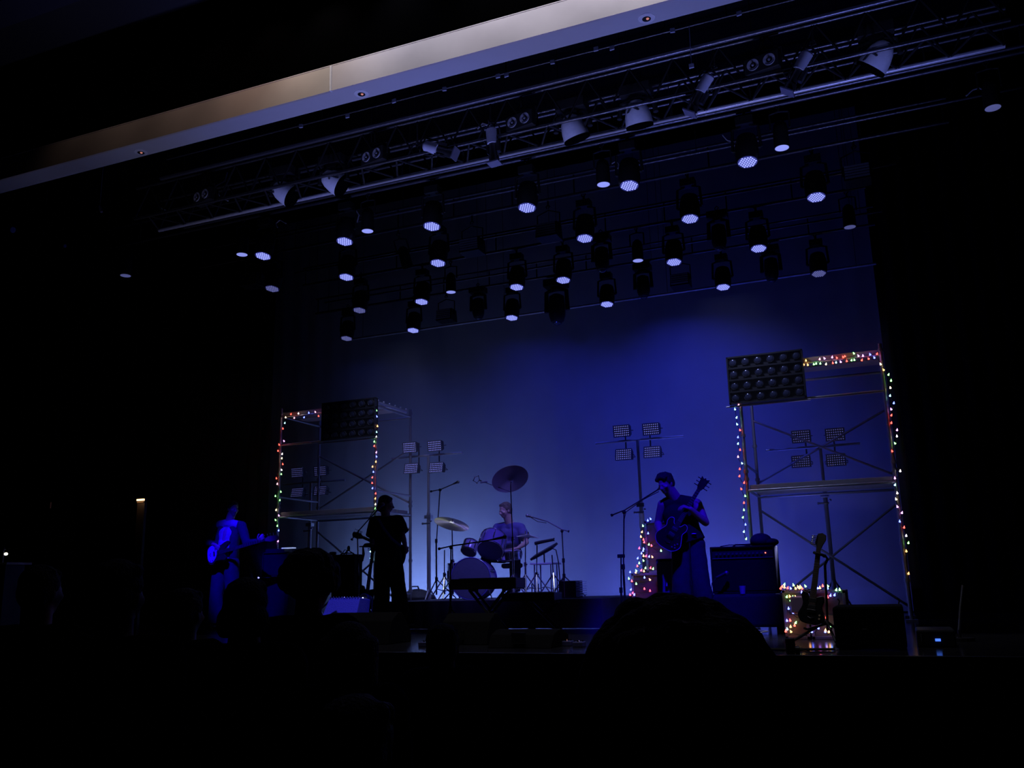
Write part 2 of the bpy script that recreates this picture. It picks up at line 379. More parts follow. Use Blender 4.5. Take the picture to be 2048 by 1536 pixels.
# ---------------------------------------------------------------- fixture prototypes (origin at the pipe centre, hanging down)
def clampb(b, h=0.0):
    b.tube([(0.0, 0, -0.03 - h), (0.03, 0, 0), (0, 0, 0.03), (-0.03, 0, 0), (-0.02, 0, -0.03)], 0.009, 6)
def wash(dim=False, D=0.225, face=0.68):
    t = thing('led_wash_light', 'x', 'stage light')
    ct, st = math.cos(math.radians(11)), math.sin(math.radians(11))
    def tl(b):
        for i, v in enumerate(b.v):
            y, z = v.y, v.z + 0.5; b.v[i] = Vector((v.x, y*ct + z*st, -y*st + z*ct - 0.5))
        return b
    g, gp = (LED_DIM, LED_GAPD) if dim else (LED_BLUE, LED_GAP)
    b = MB(); clampb(b); b.cyl((0, 0, -0.03), (0, 0, -0.1), 0.018, 8); b.box((-0.10, -0.07, -0.2), (0.10, 0.07, -0.1)); b.build('base', K, t, True)
    b = MB(); b.tube([(-0.05, 0, -0.2), (-0.15, 0, -0.23), (-0.165, 0, -0.5)], 0.018, 8); b.tube([(0.05, 0, -0.2), (0.15, 0, -0.23), (0.165, 0, -0.5)], 0.018, 8); b.build('yoke', K, t, True)
    b = MB(); b.lathe((0, 0, 0), (0, 0, -1), [(0.05, 0.30), (0.11, 0.34), (0.135, 0.45), (0.135, 0.6), (D/2+0.012, face), (D/2, face)], 28)
    for s in (-1, 1): b.cyl((s*0.13, 0, -0.5), (s*0.165, 0, -0.5), 0.02, 10)
    tl(b)
    hd = b.build('head', K, t, True)
    tl(MB().lathe((0, 0, 0), (0, 0, -1), [(D/2, face-0.002), (D/2, face+0.003), (0.001, face+0.003)], 28)).build('lens_plate', gp, hd)
    lb = MB(); s = D/7.1
    for i in range(-4, 5):
        for j in range(-4, 5):
            x = s*(i + 0.5*(j % 2)); y = s*0.87*j
            if math.hypot(x, y) < D/2 - s*0.35: lb.ball((x, y, -face-0.004), (s*0.40, s*0.40, 0.006), 8, 4)
    tl(lb).build('lens_cluster', g, hd, True)
    return t
def par(dim=False):
    t = thing('par_can', 'x', 'stage light')
    b = MB(); clampb(b); b.cyl((0, 0, -0.03), (0, 0, -0.08), 0.014, 8); b.tube([(-0.11, 0, -0.3), (-0.11, 0, -0.1), (0, 0, -0.08), (0.11, 0, -0.1), (0.11, 0, -0.3)], 0.012, 6); b.build('yoke', K, t, True)
    b = MB(); b.lathe((0, 0, 0), (0, 0, -1), [(0.03, 0.2), (0.07, 0.24), (0.085, 0.32), (0.088, 0.54), (0.078, 0.54)], 24)
    h = b.build('can', K, t, True)
    MB().lathe((0, 0, 0), (0, 0, -1), [(0.078, 0.52), (0.078, 0.542), (0.05, 0.546), (0.001, 0.548)], 24).build('lens', FROSTD if dim else FROST, h, True)
    return t
def moving_head():
    t = thing('moving_head_spot', 'x', 'stage light')
    b = MB(); clampb(b); b.cyl((0, 0, -0.03), (0, 0, -0.07), 0.02, 8); b.box((-0.15, -0.1, -0.17), (0.15, 0.1, -0.07)); b.build('base', K, t, bevel=0.012)
    b = MB(); b.box((-0.06, -0.05, -0.21), (0.06, 0.05, -0.17)); b.tube([(-0.05, 0, -0.2), (-0.14, 0, -0.23), (-0.15, 0, -0.5)], 0.03, 8); b.tube([(0.05, 0, -0.2), (0.14, 0, -0.23), (0.15, 0, -0.5)], 0.03, 8); b.build('yoke', K, t, True)
    b = MB(); b.lathe((0, 0, 0), (0, 0, -1), [(0.05, 0.27), (0.10, 0.30), (0.115, 0.45), (0.11, 0.56), (0.085, 0.64), (0.06, 0.66)], 24); h = b.build('head', K, t, True)
    MB().lathe((0, 0, 0), (0, 0, -1), [(0.06, 0.65), (0.058, 0.67), (0.03, 0.69), (0.001, 0.695)], 20).build('lens', mat('dark_glass', (0.05, 0.05, 0.07), 0.04, spec=1.0), h, True)
    return t
def flood():
    t = thing('flood_light', 'x', 'stage light')
    b = MB(); clampb(b); b.tube([(-0.17, 0, -0.38), (-0.17, 0, -0.12), (0, 0, -0.06), (0.17, 0, -0.12), (0.17, 0, -0.38)], 0.01, 6); b.build('yoke', K, t, True)
    b = MB(); b.prism([(-0.1, -0.28), (0.1, -0.28), (0.14, -0.5), (-0.14, -0.5)], lambda a, c, d: Vector((d, a, c)), -0.16, 0.16)
    h = b.build('housing', K, t, bevel=0.006)
    b = MB()
    for k in range(5): b.obox((0, -0.145 + 0.0015*k, -0.32 - 0.035*k), (1, 0, 0), (0, 1, 0.4), (0, -0.4, 1), 0.29, 0.006, 0.028)
    b.build('louvre', mat('louvre_grey', (0.25, 0.25, 0.3), 0.5, 0.3), h)
    return t
def dome_head(axis=(0, 0, -1)):
    t = thing('white_moving_head', 'x', 'stage light')
    b = MB(); clampb(b); b.cyl((0, 0, -0.03), (0, 0, -0.06), 0.03, 8); b.box((-0.17, -0.11, -0.18), (0.17, 0.11, -0.06)); b.build('base', K, t, bevel=0.015)
    b = MB(); b.box((-0.07, -0.06, -0.22), (0.07, 0.06, -0.18))
    for s in (-1, 1): b.tube([(s*0.05, 0, -0.2), (s*0.19, 0, -0.23), (s*0.205, 0, -0.40)], 0.03, 8)
    b.build('yoke', K, t, True)
    A = Vector(axis).normalized(); c = Vector((0, 0, -0.38))
    MB().lathe(c, A, [(0.02, -0.155), (0.055, -0.148), (0.09, -0.12), (0.122, -0.06), (0.143, 0.02), (0.152, 0.10), (0.152, 0.12)], 28).build('shell', mat('white_shell', (0.8, 0.82, 0.92), 0.5), t, True)
    b = MB(); b.lathe(c, A, [(0.15, 0.12), (0.154, 0.125), (0.15, 0.15), (0.001, 0.151)], 28)
    b.build('front_ring', mat('lens_black', (0.002, 0.002, 0.003), 0.8, spec=0.0), t, True)
    return t
def profile():
    t = thing('profile_spotlight', 'x', 'stage light')
    b = MB(); clampb(b); b.cyl((0, 0, -0.03), (0, 0, -0.06), 0.012, 8)
    b.tube([(-0.1, 0, -0.26), (-0.1, 0, -0.08), (0, 0, -0.05), (0.1, 0, -0.08), (0.1, 0, -0.26)], 0.01, 6); b.build('yoke', KM, t, True)
    b = MB(); b.lathe((0, 0, -0.26), (0, 0, -1), [(0.04, -0.16), (0.066, -0.13), (0.066, 0.05)], 20); b.build('lamp_housing', mat('pale_housing', (0.6, 0.62, 0.75), 0.45), t, True)
    b = MB(); b.lathe((0, 0, -0.26), (0, 0, -1), [(0.05, 0.05), (0.045, 0.2), (0.06, 0.21), (0.06, 0.28), (0.05, 0.28)], 20)
    for s in (-1, 1): b.box((s*0.06-0.012, -0.03, -0.42), (s*0.075+0.012, 0.03, -0.29))
    b.build('lens_tube', KM, t, True)
    b = MB(); b.box((-0.07, -0.07, -0.56), (0.07, 0.07, -0.545)); b.build('gel_frame', mat('gel_frame', (0.3, 0.3, 0.4), 0.4, 0.5), t)
    return t
def blinder():
    t = thing('twin_blinder', 'x', 'stage light')
    b = MB(); clampb(b); b.tube([(-0.2, 0, -0.2), (-0.2, 0, -0.07), (0, 0, -0.03), (0.2, 0, -0.07), (0.2, 0, -0.2)], 0.008, 6); b.build('yoke', K, t, True)
    b = MB(); b.box((-0.18, -0.06, -0.29), (0.18, 0.08, -0.11)); h = b.build('housing', K, t, bevel=0.01)
    for s in (-1, 1):
        MB().lathe((s*0.085, -0.06, -0.2), (0, -1, 0), [(0.062, -0.01), (0.062, 0.012), (0.045, 0.008), (0.025, -0.004)], 20).build('reflector', mat('reflector', (0.75, 0.75, 0.85), 0.25, 0.5), h, True)
        MB().ball((s*0.085, -0.066, -0.2), 0.016).build('bulb', mat('bulb_glass', (0.2, 0.2, 0.25), 0.1), h, True)
    return t
def put(proto_fn, lst, labfn, group, top, Y=None, tilts=None, pipe_z=5.98):
    """lst of face pixels; Y: batten plane; top: drop from the pipe to the face"""
    pl = []; rods = []
    for i, e in enumerate(lst):
        px, py = e[0], e[1]; yy = e[2] if len(e) > 2 else Y
        p = at(px, py, yy)
        if pipe_z - (p.z + top) > 0.012: rods.append((i, pipe_z - (p.z + top)))
        M = T((p.x, yy, p.z + top))
        if tilts: 
            rz, rx = tilts[i]; M = M @ Matrix.Rotation(math.radians(rz), 4, 'Z')
            # tilt turns about the hanging point
            M = M @ Matrix.Rotation(math.radians(rx), 4, 'X') if not isinstance(rx, tuple) else M @ Matrix.Rotation(math.radians(rx[0]), 4, 'X') @ Matrix.Rotation(math.radians(rx[1]), 4, 'Y')
        pl.append((M, labfn(i), group))
    made = copies(proto_fn, pl)
    for i, L in rods:
        o = made[i]; R = o.matrix_world.to_3x3().inverted()
        r = MB().cyl((0, 0, 0), R @ Vector((0, 0, L)), 0.012, 6).build('hanging_rod', K); r.parent = o
def nth(i, n): return ORD[i] if i < n-1 else 'last'
L1 = [(529,514),(692,485),(866,455),(1056,418),(1260,374),(1496,327)]
L2 = [(547,579),(695,556),(878,528),(1171,479),(1381,440),(1633,397)]
L3 = [(721,622),(845,605),(1035,576),(1128,562),(1349,526),(1518,499)]
L4 = [(695,678),(828,662),(1025,637),(1215,610),(1447,576),(1638,549)]
for L, Y, nm, grp in ((L1, R1, 'the nearest batten', 'nearest'), (L2, R2, 'the second batten', 'second'), (L3, R3, 'the third batten', 'third'), (L4, R4, 'the farthest batten', 'farthest')):
    g = 'round LED wash lights on %s' % nm
    bright = [p for p in L if p not in ((695,678),(1638,549),(547,579),(721,622))]
    dimm = [p for p in L if p not in bright]
    put(wash, bright, lambda i: 'round honeycomb LED wash light glowing pale blue, %s from the left on %s' % (ORD[L.index(bright[i])], nm), g, 0.68, Y)
    if dimm: put(lambda: wash(True), dimm, lambda i: 'dimmer honeycomb LED wash light at the %s of %s' % ('left end' if dimm[i][0] < 1000 else 'right end', nm), g, 0.68, Y)
PL = [(484,510,R1),(735,463,R1),(1207,370,R1),(1564,297,R1),(902,585,R3),(1276,522,R3)]
PN = ['left of the first honeycomb light, nearest batten', 'between the second and third honeycomb lights, nearest batten', 'just left of the fifth honeycomb light, nearest batten',
      'right of the last honeycomb light, nearest batten', 'on the third batten, left of the centre', 'on the third batten above the big round lights at right']
put(par, PL, lambda i: 'small frosted par can ' + PN[i], 'par cans with frosted lenses', 0.546)
put(lambda: par(True), [(1986,217,R1),(251,552,R1),(796,535,R2),(1700,455,R3)], lambda i: 'faint par can ' + ['alone at the far right under a curved cable', 'alone at the far left of the rig', 'between two wash lights on the second batten', 'at the right end of the third batten'][i],
    'faint par cans', 0.546, None, [(0, 0), (0, 0), (0, 35), (0, 0)])
put(moving_head, [(957,640,R4),(1288,598,R4),(1545,565,R4),(1205,545,R3),(1440,502,R3)],
    lambda i: 'black moving head silhouetted on the ' + ['farthest batten, left of centre', 'farthest batten with a shiny lens', 'farthest batten, between two wash lights at right', 'third batten above centre stage', 'third batten at right'][i],
    'black moving heads hanging in the rig', 0.69)
def big_mover():
    t = moving_head(); return t
p = at(1115, 650, R4)
bm = moving_head(); bm.matrix_world = T((p.x, R4, p.z + 0.69*1.35)) @ Matrix.Scale(1.35, 4)
tag(bm, 'largest black moving head pointing straight down at the centre of the farthest batten', None, 'black moving heads hanging in the rig')
put(flood, [(893,635,R4),(1362,566,R4),(945,498,R2),(1098,468,R2),(1715,355,R2),(505,565,R2)],
    lambda i: 'boxy flood light with louvres ' + ['on the farthest batten at left', 'on the farthest batten at right', 'on the second batten, left of centre', 'on the second batten at centre', 'hanging at the far right of the second batten', 'hanging at the far left of the second batten'][i],
    'boxy louvred flood lights', 0.42)
DH = [(568,384),(667,362),(1146,256),(1275,228),(1757,113)]
for i, ((px, py), ax) in enumerate(zip(DH, [(0.8, 0.3, -0.55), (0.8, 0.3, -0.55), (0.24, 0.38, -1), (0.05, 0.38, -1), (-0.66, 0.3, -0.75)])):
    p = at(px, py, 8.87); spot('dome_fill', (p.x - 0.25, 7.2, p.z - 1.1), (p.x, 8.87, p.z + 0.05), 11, (0.26, 0.30, 1.0), 15, 0.8, 0.03); o = dome_head(ax); o.matrix_world = T((p.x, 8.87, p.z + 0.38))  # each dome gets an added unseen spot that brightens its shell
    tag(o, 'pale domed moving head on the front truss, %s from the left' % nth(i, 5), None, 'pale domed moving heads on the front truss')
put(profile, [(982,288),(835,335),(1433,185),(1632,140)], lambda i: 'slim profile spotlight on the front truss ' + ['hanging upright beside two round lamps', 'lying tilted to the left', 'leaning to the right', 'leaning at the right beside a domed head'][i],
    'profile spotlights on the front truss', 0.3, 8.65, [(0, (0, -4)), (0, (0, -65)), (0, (0, 32)), (0, (0, 32))], 6.05)
put(blinder, [(750,314),(1043,245),(1526,130),(410,394)], lambda i: 'twin lamp blinder with two round reflectors, %s from the left' % ORD[[1,2,3,0][i]], 'twin blinders on the front truss', 0.2, 8.65,
    [(-12, 0)]*4, 6.05)
# loops of cable between fixtures
CAB = mat('black_cable', (0.05, 0.05, 0.06), 0.35)
for k, (pts, Y, lab) in enumerate([([(455,345),(450,362),(430,373),(440,392),(456,402)], 8.7, 'stray cable loop left of the domed heads'),
                     ([(312,392),(315,408),(325,418),(334,421)], 8.7, 'stray cable loop at the far left of the front truss'),
                     ([(555,455),(552,447),(560,440),(572,447)], 10.0, 'cable loop above the first honeycomb light'),
                     ([(712,420),(718,430),(714,445)], 10.0, 'cable loop above the second honeycomb light'),
                     ([(1932,192),(1945,180),(1958,176),(1972,182)], 10.0, 'thin curved cable at the far right of the rig'),
                     ([(1445,270),(1455,281),(1470,284)], 10.0, 'cable tail left of the brightest wash light'),
                     ([(955,258),(965,247),(978,250),(988,262)], 8.75, 'cable loop over the upright profile spotlight'),
                     ([(1222,328),(1232,322),(1240,330),(1233,340)], 10.0, 'cable knot above the fifth honeycomb light')]):
    o = MB().tube([at(a, c, Y) for a, c in pts], 0.009, 6).build('cable_loop', mat('grey_cable', (0.3, 0.3, 0.36), 0.4), smooth=True)
    tag(o, lab, 'cable', 'loose cables in the rig')
# left wing: faint balcony rail with fixtures, warm lit shelf, dim sign
o = MB().tube([at(0, 452, 9.5), at(26, 460, 9.5)], 0.05, 10).build('wing_spotlight', mat('wing_lamp', (0.4, 0.42, 0.6), 0.5), smooth=True); tag(o, 'blunt grey lamp body poking in at the far left edge', 'stage light')
o = MB().tube([at(44, 472, 9.5), at(85, 482, 9.5), at(130, 492, 9.5)], 0.03, 8).cyl(at(85, 482, 9.5), (at(85, 482, 9.5).x, 9.5, 9.6), 0.005, 5).build('wing_pipe', PIPEM, smooth=True); tag(o, 'dim pipe sloping down in the left wing below the soffit', 'rigging pipe')
o = MB().tube([at(200, 412, 9.5), at(203, 424, 9.5)], 0.022, 8).cyl(at(200, 412, 9.5), (at(200, 412, 9.5).x, 9.5, 9.6), 0.004, 5).build('wing_lamp', mat('wing_lamp', (0.4, 0.42, 0.6), 0.5), smooth=True); tag(o, 'tiny grey lamp hanging alone in the left part of the rig', 'stage light')
# ---------------------------------------------------------------- scaffold towers
SC = mat('scaffold_tube', (0.5, 0.5, 0.55), 0.4, 0.7)
DECK = mat('deck_board', (0.55, 0.52, 0.55), 0.6, 0.1, scale=12, vary=0.2)
def scaffold(label, xl, xr, Y, h, zmid, ztop, name='scaffold_tower'):
    D = 1.15; t = thing(name, label, 'scaffold', ((xl+xr)/2, Y + D/2, 0), 'scaffold towers beside the band')
    for x in (xl, xr):
        for y in (Y, Y + D):
            b = MB().cyl((x, y, 0.03), (x, y, h), 0.024, 12)
            for z in (0.5, 1.0, zmid + 0.1, 2.0, 2.5, ztop): b.cyl((x, y, z-0.02), (x, y, z+0.02), 0.036, 10)
            b.build('post', SC, t, True)
            MB().box((x-0.07, y-0.07, 0), (x+0.07, y+0.07, 0.03)).build('base_plate', SC, t)
        for z in (0.45, zmid - 0.05, 2.1, ztop - 0.05): MB().cyl((x, Y, z), (x, Y + D, z), 0.018, 10).build('end_rung', SC, t, True)
    for z in (zmid, ztop):
        for y in (Y, Y + D): MB().cyl((xl, y, z - 0.06), (xr, y, z - 0.06), 0.02, 10).build('ledger', SC, t, True)
        MB().box((xl+0.03, Y+0.03, z-0.035), (xr-0.03, Y+0.36, z+0.02)).build('deck_board', DECK, t, bevel=0.004)
        MB().box((xl+0.03, Y+0.40, z-0.035), (xr-0.03, Y+0.73, z+0.02)).build('deck_board', DECK, t, bevel=0.004)
        if z == zmid: MB().box((xl+0.03, Y+0.77, z-0.035), (xr-0.03, Y+1.10, z+0.02)).build('deck_board', DECK, t, bevel=0.004)
    MB().cyl((xl, Y, ztop - 0.55), (xr, Y, ztop - 0.55), 0.018, 10).build('ledger', SC, t, True)
    for (za, zb) in ((zmid + 0.15, ztop - 0.6), (0.15, zmid - 0.25)):
        MB().cyl((xl, Y + D, zb), (xr, Y + D, za), 0.017, 8).build('diagonal_brace', SC, t, True)
        MB().cyl((xl, Y + D + 0.03, za), (xr, Y + D + 0.03, zb), 0.017, 8).build('diagonal_brace', SC, t, True)
    return t
TYF = 12.5
rl, rr = at(1494, 970, TYF), at(1790, 950, TYF)
ll, lr = at(556, 1025, TYF), at(751, 1018, TYF)
rt_top = at(1770, 704, TYF).z; lt_top = at(566, 834, TYF).z
scaffold('taller looking scaffold tower at right behind the singer, wound with coloured lights', rl.x, rr.x, TYF, rt_top + 0.12, rl.z - 0.02, rt_top + 0.03)
scaffold('scaffold tower at left behind the standing guitarist, wound with coloured lights', ll.x, lr.x, TYF, lt_top + 0.15, ll.z - 0.02, lt_top + 0.06)

# lamp matrices on the tower fronts
def lamp_matrix(label, corners, Y, dim):
    p = [at(a, b, Y) for a, b in corners]   # TL, TR, BR, BL
    x0 = (p[0].x + p[3].x)/2; x1 = (p[1].x + p[2].x)/2; z1 = (p[0].z + p[1].z)/2; z0 = (p[2].z + p[3].z)/2
    t = thing('lamp_matrix', label, 'stage light', ((x0+x1)/2, Y, z0), 'lamp matrices on the scaffold towers')
    fr = mat('matrix_frame', (0.03, 0.03, 0.035), 0.45)
    b = MB(); dx = (x1-x0)/6; dz = (z1-z0)/4
    b.box((x0, Y, z1-0.02), (x1, Y+0.1, z1)); b.box((x0, Y, z0), (x1, Y+0.1, z0+0.02))
    b.box((x0, Y, z0), (x0+0.02, Y+0.1, z1)); b.box((x1-0.02, Y, z0), (x1, Y+0.1, z1)); b.box((x0, Y+0.07, z0), (x1, Y+0.1, z1))
    for i in range(1, 4): b.box((x0, Y+0.005, z0+i*dz-0.012), (x1, Y+0.07, z0+i*dz+0.012))
    b.build('frame', fr, t)
    MB().cyl((x0-0.05, Y+0.03, z0-0.03), (x1+0.05, Y+0.03, z0-0.03), 0.012, 8).build('hanging_bar', SC, t, True)
    rm = mat('lamp_rim', (0.25, 0.25, 0.3), 0.25, 0.7); gl = mat('lamp_glass', (0.06, 0.07, 0.13), 0.12, spec=0.8)
    for i in range(6):
        for j in range(4):
            c = Vector((x0 + dx*(i+0.5), Y+0.01, z0 + dz*(j+0.5)))
            lm_ = MB().lathe(c, (0, -1, 0), [(0.05, -0.04), (0.056, 0.0), (0.052, 0.015), (0.046, 0.0)], 16).build('lamp', rm, t, True)
            MB().ball(c, (0.046, 0.014, 0.046), 12, 6).build('lens', gl, lm_, True)
lamp_matrix('dark matrix of round lamps on the upper left corner of the right tower', [(1452,712),(1606,700),(1611,797),(1458,806)], 12.36, 0)
lamp_matrix('dark matrix of round lamps on the upper right corner of the left tower', [(641,804),(749,797),(750,874),(644,880)], 12.36, 1)
# clutter standing on the left tower's top deck edge
mb = MB(); p = at(812, 824, 13.2); q = at(756, 806, 12.6)
mb.tube([q, (q+p)/2 + Vector((0, 0, 0.0)), p], 0.03, 8)
for k in range(6): 
    c = q.lerp(p, k/5); mb.ball(c + Vector((0, 0, 0.04)), 0.022, 8, 5)
tag(mb.build('light_bar', mat('pale_metal', (0.55, 0.57, 0.7), 0.3, 0.6), smooth=True), 'bar of small lamps running back from the top of the left tower', 'stage light')

# ---------------------------------------------------------------- four-panel light stands
PF = mat('panel_frame', (0.35, 0.37, 0.45), 0.35, 0.5)
PBODY = mat('panel_body', (0.05, 0.05, 0.06), 0.5)
def panel(W=0.27, H=0.19, glow=1.0):
    t = thing('panel_light', 'x', 'stage light')
    b = MB(); b.prism([(-H/2, 0), (H/2, 0), (H/2-0.03, 0.09), (-H/2+0.03, 0.09)], lambda a, c, d: Vector((d, c, a)), -W/2, W/2); b.build('housing', PBODY, t)
    b = MB(); fw = 0.011
    for (x0, x1, z0, z1) in ((-W/2, W/2, H/2-fw, H/2), (-W/2, W/2, -H/2, -H/2+fw), (-W/2, -W/2+fw, -H/2, H/2), (W/2-fw, W/2, -H/2, H/2)):
        b.box((x0, -0.012, z0), (x1, 0.0, z1))
    b.build('frame', PF, t)
    nm = 'panel_led_%d' % int(glow*100)
    lm = mat(nm, (0.5, 0.5, 0.7), 0.2, emit=(0.16, 0.17, 0.62), es=1.0*glow)
    b = MB()
    for i in range(8):
        for j in range(5):
            b.ball((-W/2+0.028 + i*(W-0.056)/7, -0.003, -H/2+0.026 + j*(H-0.052)/4), (0.0095, 0.005, 0.0095), 6, 4)
    b.build('led_cluster', lm, t, True)
    b = MB(); b.tube([(-W/2-0.005, 0.03, 0), (-W/2-0.02, 0.05, 0), (-W/2-0.02, 0.14, 0), (W/2+0.02, 0.14, 0), (W/2+0.02, 0.05, 0), (W/2+0.005, 0.03, 0)], 0.007, 6); b.build('yoke', KM, t, True)
    return t
def light_tree(label, where, px, bar, pans, base, Y, glow, pole_mat=None):
    """bar: (left px, left py, right px, right py); pans: 4 pixel centres; px,py of the pole top"""
    c = at(px[0], px[1], Y); t = thing('light_stand', label, 'stand', (c.x, Y, base), 'crossbar stands behind the band')
    MB().cyl((c.x, Y, base), (c.x, Y, base + 1.8), 0.034, 12).build('lower_pole', pole_mat or SC, t, True)
    MB().cyl((c.x, Y, base + 1.75), (c.x, Y, c.z), 0.024, 12).build('upper_pole', pole_mat or SC, t, True)
    b = MB(); b.box((c.x-0.06, Y-0.05, base+1.70), (c.x+0.06, Y+0.05, base+1.76)); b.cyl((c.x-0.09, Y-0.03, base+1.62), (c.x+0.05, Y-0.03, base+1.62), 0.014, 8); b.ball((c.x-0.1, Y-0.03, base+1.62), 0.022); b.ball((c.x+0.07, Y-0.05, base+1.66), 0.02)
    b.build('winch_collar', CHR, t, True)
    if 'singer' in where: MB().cyl((c.x, Y, base+1.38), (c.x, Y, base+1.6), 0.042, 14).build('pale_sleeve', WHITEP, t, True)
    for k in range(3):
        a = 2*math.pi*(k/3+0.08)
        MB().tube([(c.x, Y, base+0.55), (c.x+0.32*math.cos(a), Y+0.32*math.sin(a), base+0.02)], 0.014, 8).build('leg', SC, t, True)
    L, R = at(bar[0], bar[1], Y), at(bar[2], bar[3], Y)
    MB().cyl((L.x, Y, c.z), (R.x, Y, c.z), 0.019, 10).build('crossbar', PIPEB, t, True)
    for dx in (-0.2, 0.2):
        MB().cyl((c.x+dx, Y+0.02, c.z-0.24), (c.x+dx, Y+0.02, c.z+0.24), 0.012, 8).build('hanger', KM, t, True)
    names = ['upper left', 'upper right', 'lower left', 'lower right']
    pl = []
    for n, (a, b2) in zip(names, pans):
        p = at(a, b2, Y - 0.16)
        M = T(p) @ Matrix.Rotation(math.radians(-14), 4, 'X') if 'lower' in n else T(p) @ Matrix.Rotation(math.radians(8), 4, 'X')
        pl.append((M, '%s LED panel on the crossbar stand %s' % (n, where), 'LED panels on the stand %s' % where))
    copies(lambda: panel(glow=glow), pl)
light_tree('bright crossbar stand with four LED panels between the left tower and the cymbals', 'left of the drummer', (857, 911), (783, 916, 925, 907), [(819,895),(869,892),(822,937),(872,935)], 0.0, 13.75, 1.0, mat('blue_lit_pole', (0.6, 0.6, 0.65), 0.4, 0.4))
light_tree('crossbar stand with four LED panels behind the singer', 'behind the singer', (1275, 880), (1191, 886, 1367, 871), [(1243,862),(1302,858),(1247,909),(1304,904)], 0.0, 13.75, 0.8)
light_tree('hazy crossbar stand with four LED panels inside the left tower', 'inside the left tower', (622, 965), (560, 968, 690, 959), [(594,945),(640,942),(594,985),(640,981)], 0.0, 14.0, 0.35)
light_tree('hazy crossbar stand with four LED panels inside the right tower', 'inside the right tower', (1640, 893), (1531, 898, 1720, 886), [(1602,873),(1670,869),(1602,923),(1672,920)], 0.0, 13.9, 0.30)

# ---------------------------------------------------------------- fairy lights
BC = dict(r=((1, 0.06, 0.04), 6), o=((1, 0.42, 0.10), 5.5), y=((1, 0.75, 0.4), 5.5), g=((0.25, 1, 0.22), 5), c=((0.35, 0.9, 1), 4), b=((0.10, 0.14, 1), 7), m=((0.9, 0.3, 1), 4.5), p=((1, 0.35, 0.5), 4.5), w=((1, 0.85, 0.9), 5))
BM = {k: mat('fairy_bulb_' + k, (0.8, 0.8, 0.8), 0.3, emit=v[0], es=v[1]) for k, v in BC.items()}
BN = dict(r='red', o='amber', y='warm white', g='green', c='pale cyan', b='blue', m='violet', p='pink', w='white')
_bm = {}
def bulb_mesh(k, r):
    key = (k, r)
    if key not in _bm:
        b = MB(); b.lathe((0, 0, 0), (0, 0, 1), [(r*0.3, -r*0.8), (r, -r*0.35), (r*0.95, 0.0), (r*0.5, r*0.9), (r*0.12, r*2.0)], 8)
        me = bpy.data.meshes.new('bulb'); me.from_pydata([tuple(v) for v in b.v], [], b.f); me.materials.append(BM[k]); me.polygons.foreach_set('use_smooth', [True]*len(me.polygons))
        _bm[key] = me
    return _bm[key]
WIREM = mat('green_wire', (0.01, 0.02, 0.012), 0.6)
def fairy(label, pts, sc, ox, oy, Y, r=0.0125, sort=None):
    ps = [(at(ox + a/sc, oy + b/sc, Y if not callable(Y) else Y(ox + a/sc, oy + b/sc)), k) for a, b, k in pts]
    t = thing('fairy_light_string', label, 'string lights', ps[0][0], 'strings of coloured fairy lights')
    path = []
    for i, (p, k) in enumerate(ps):
        path.append(p + Vector((0, 0.012, -0.012)))
        if i < len(ps) - 1 and (ps[i+1][0] - p).length < 0.9:
            path.append((p + ps[i+1][0])/2 + Vector((0, 0.015, -0.03)))
    MB().tube(path, 0.0035, 4).build('wire', WIREM, t, True)
    for i, (p, k) in enumerate(ps):
        o = bpy.data.objects.new('bulb', bulb_mesh(k, r)); COL.objects.link(o); o.parent = t; o.location = p - OFF[t.name]
        o.rotation_euler = (random.uniform(-.5, .5), random.uniform(-.5, .5), 0)
        OFF[o.name] = OFF[t.name]
    return t
YF = 12.42
fairy('string of coloured lights along the top and outer left post of the left tower', [(450,278,'r'),(425,247,'p'),(375,254,'b'),(338,288,'b'),(295,258,'w'),(263,292,'p'),(237,264,'r'),(197,288,'y'),(190,332,'c'),(176,375,'r'),(185,470,'m'),(147,498,'r'),(138,545,'r'),(169,570,'w'),(167,603,'y'),(175,648,'r'),(166,692,'w'),(163,724,'g'),(126,757,'r'),(132,800,'p'),(160,860,'g'),(118,893,'g'),(152,925,'g'),(123,1000,'y'),(145,1043,'m'),(120,1077,'g'),(132,1122,'g'),(143,1157,'b'),(138,1240,'m')], 3.84, 520, 760, YF)
fairy('string of coloured lights down the right post of the left tower', [(895,236,'g'),(898,282,'b'),(902,356,'o'),(895,401,'c'),(893,438,'w'),(877,475,'g'),(877,508,'r'),(893,557,'m'),(895,590,'b'),(890,629,'o'),(864,667,'o'),(871,707,'b'),(862,750,'r'),(861,792,'r'),(863,833,'b'),(888,873,'r'),(885,912,'o'),(886,956,'y'),(885,990,'g'),(848,1318,'c'),(850,1376,'c')], 3.84, 520, 760, YF)
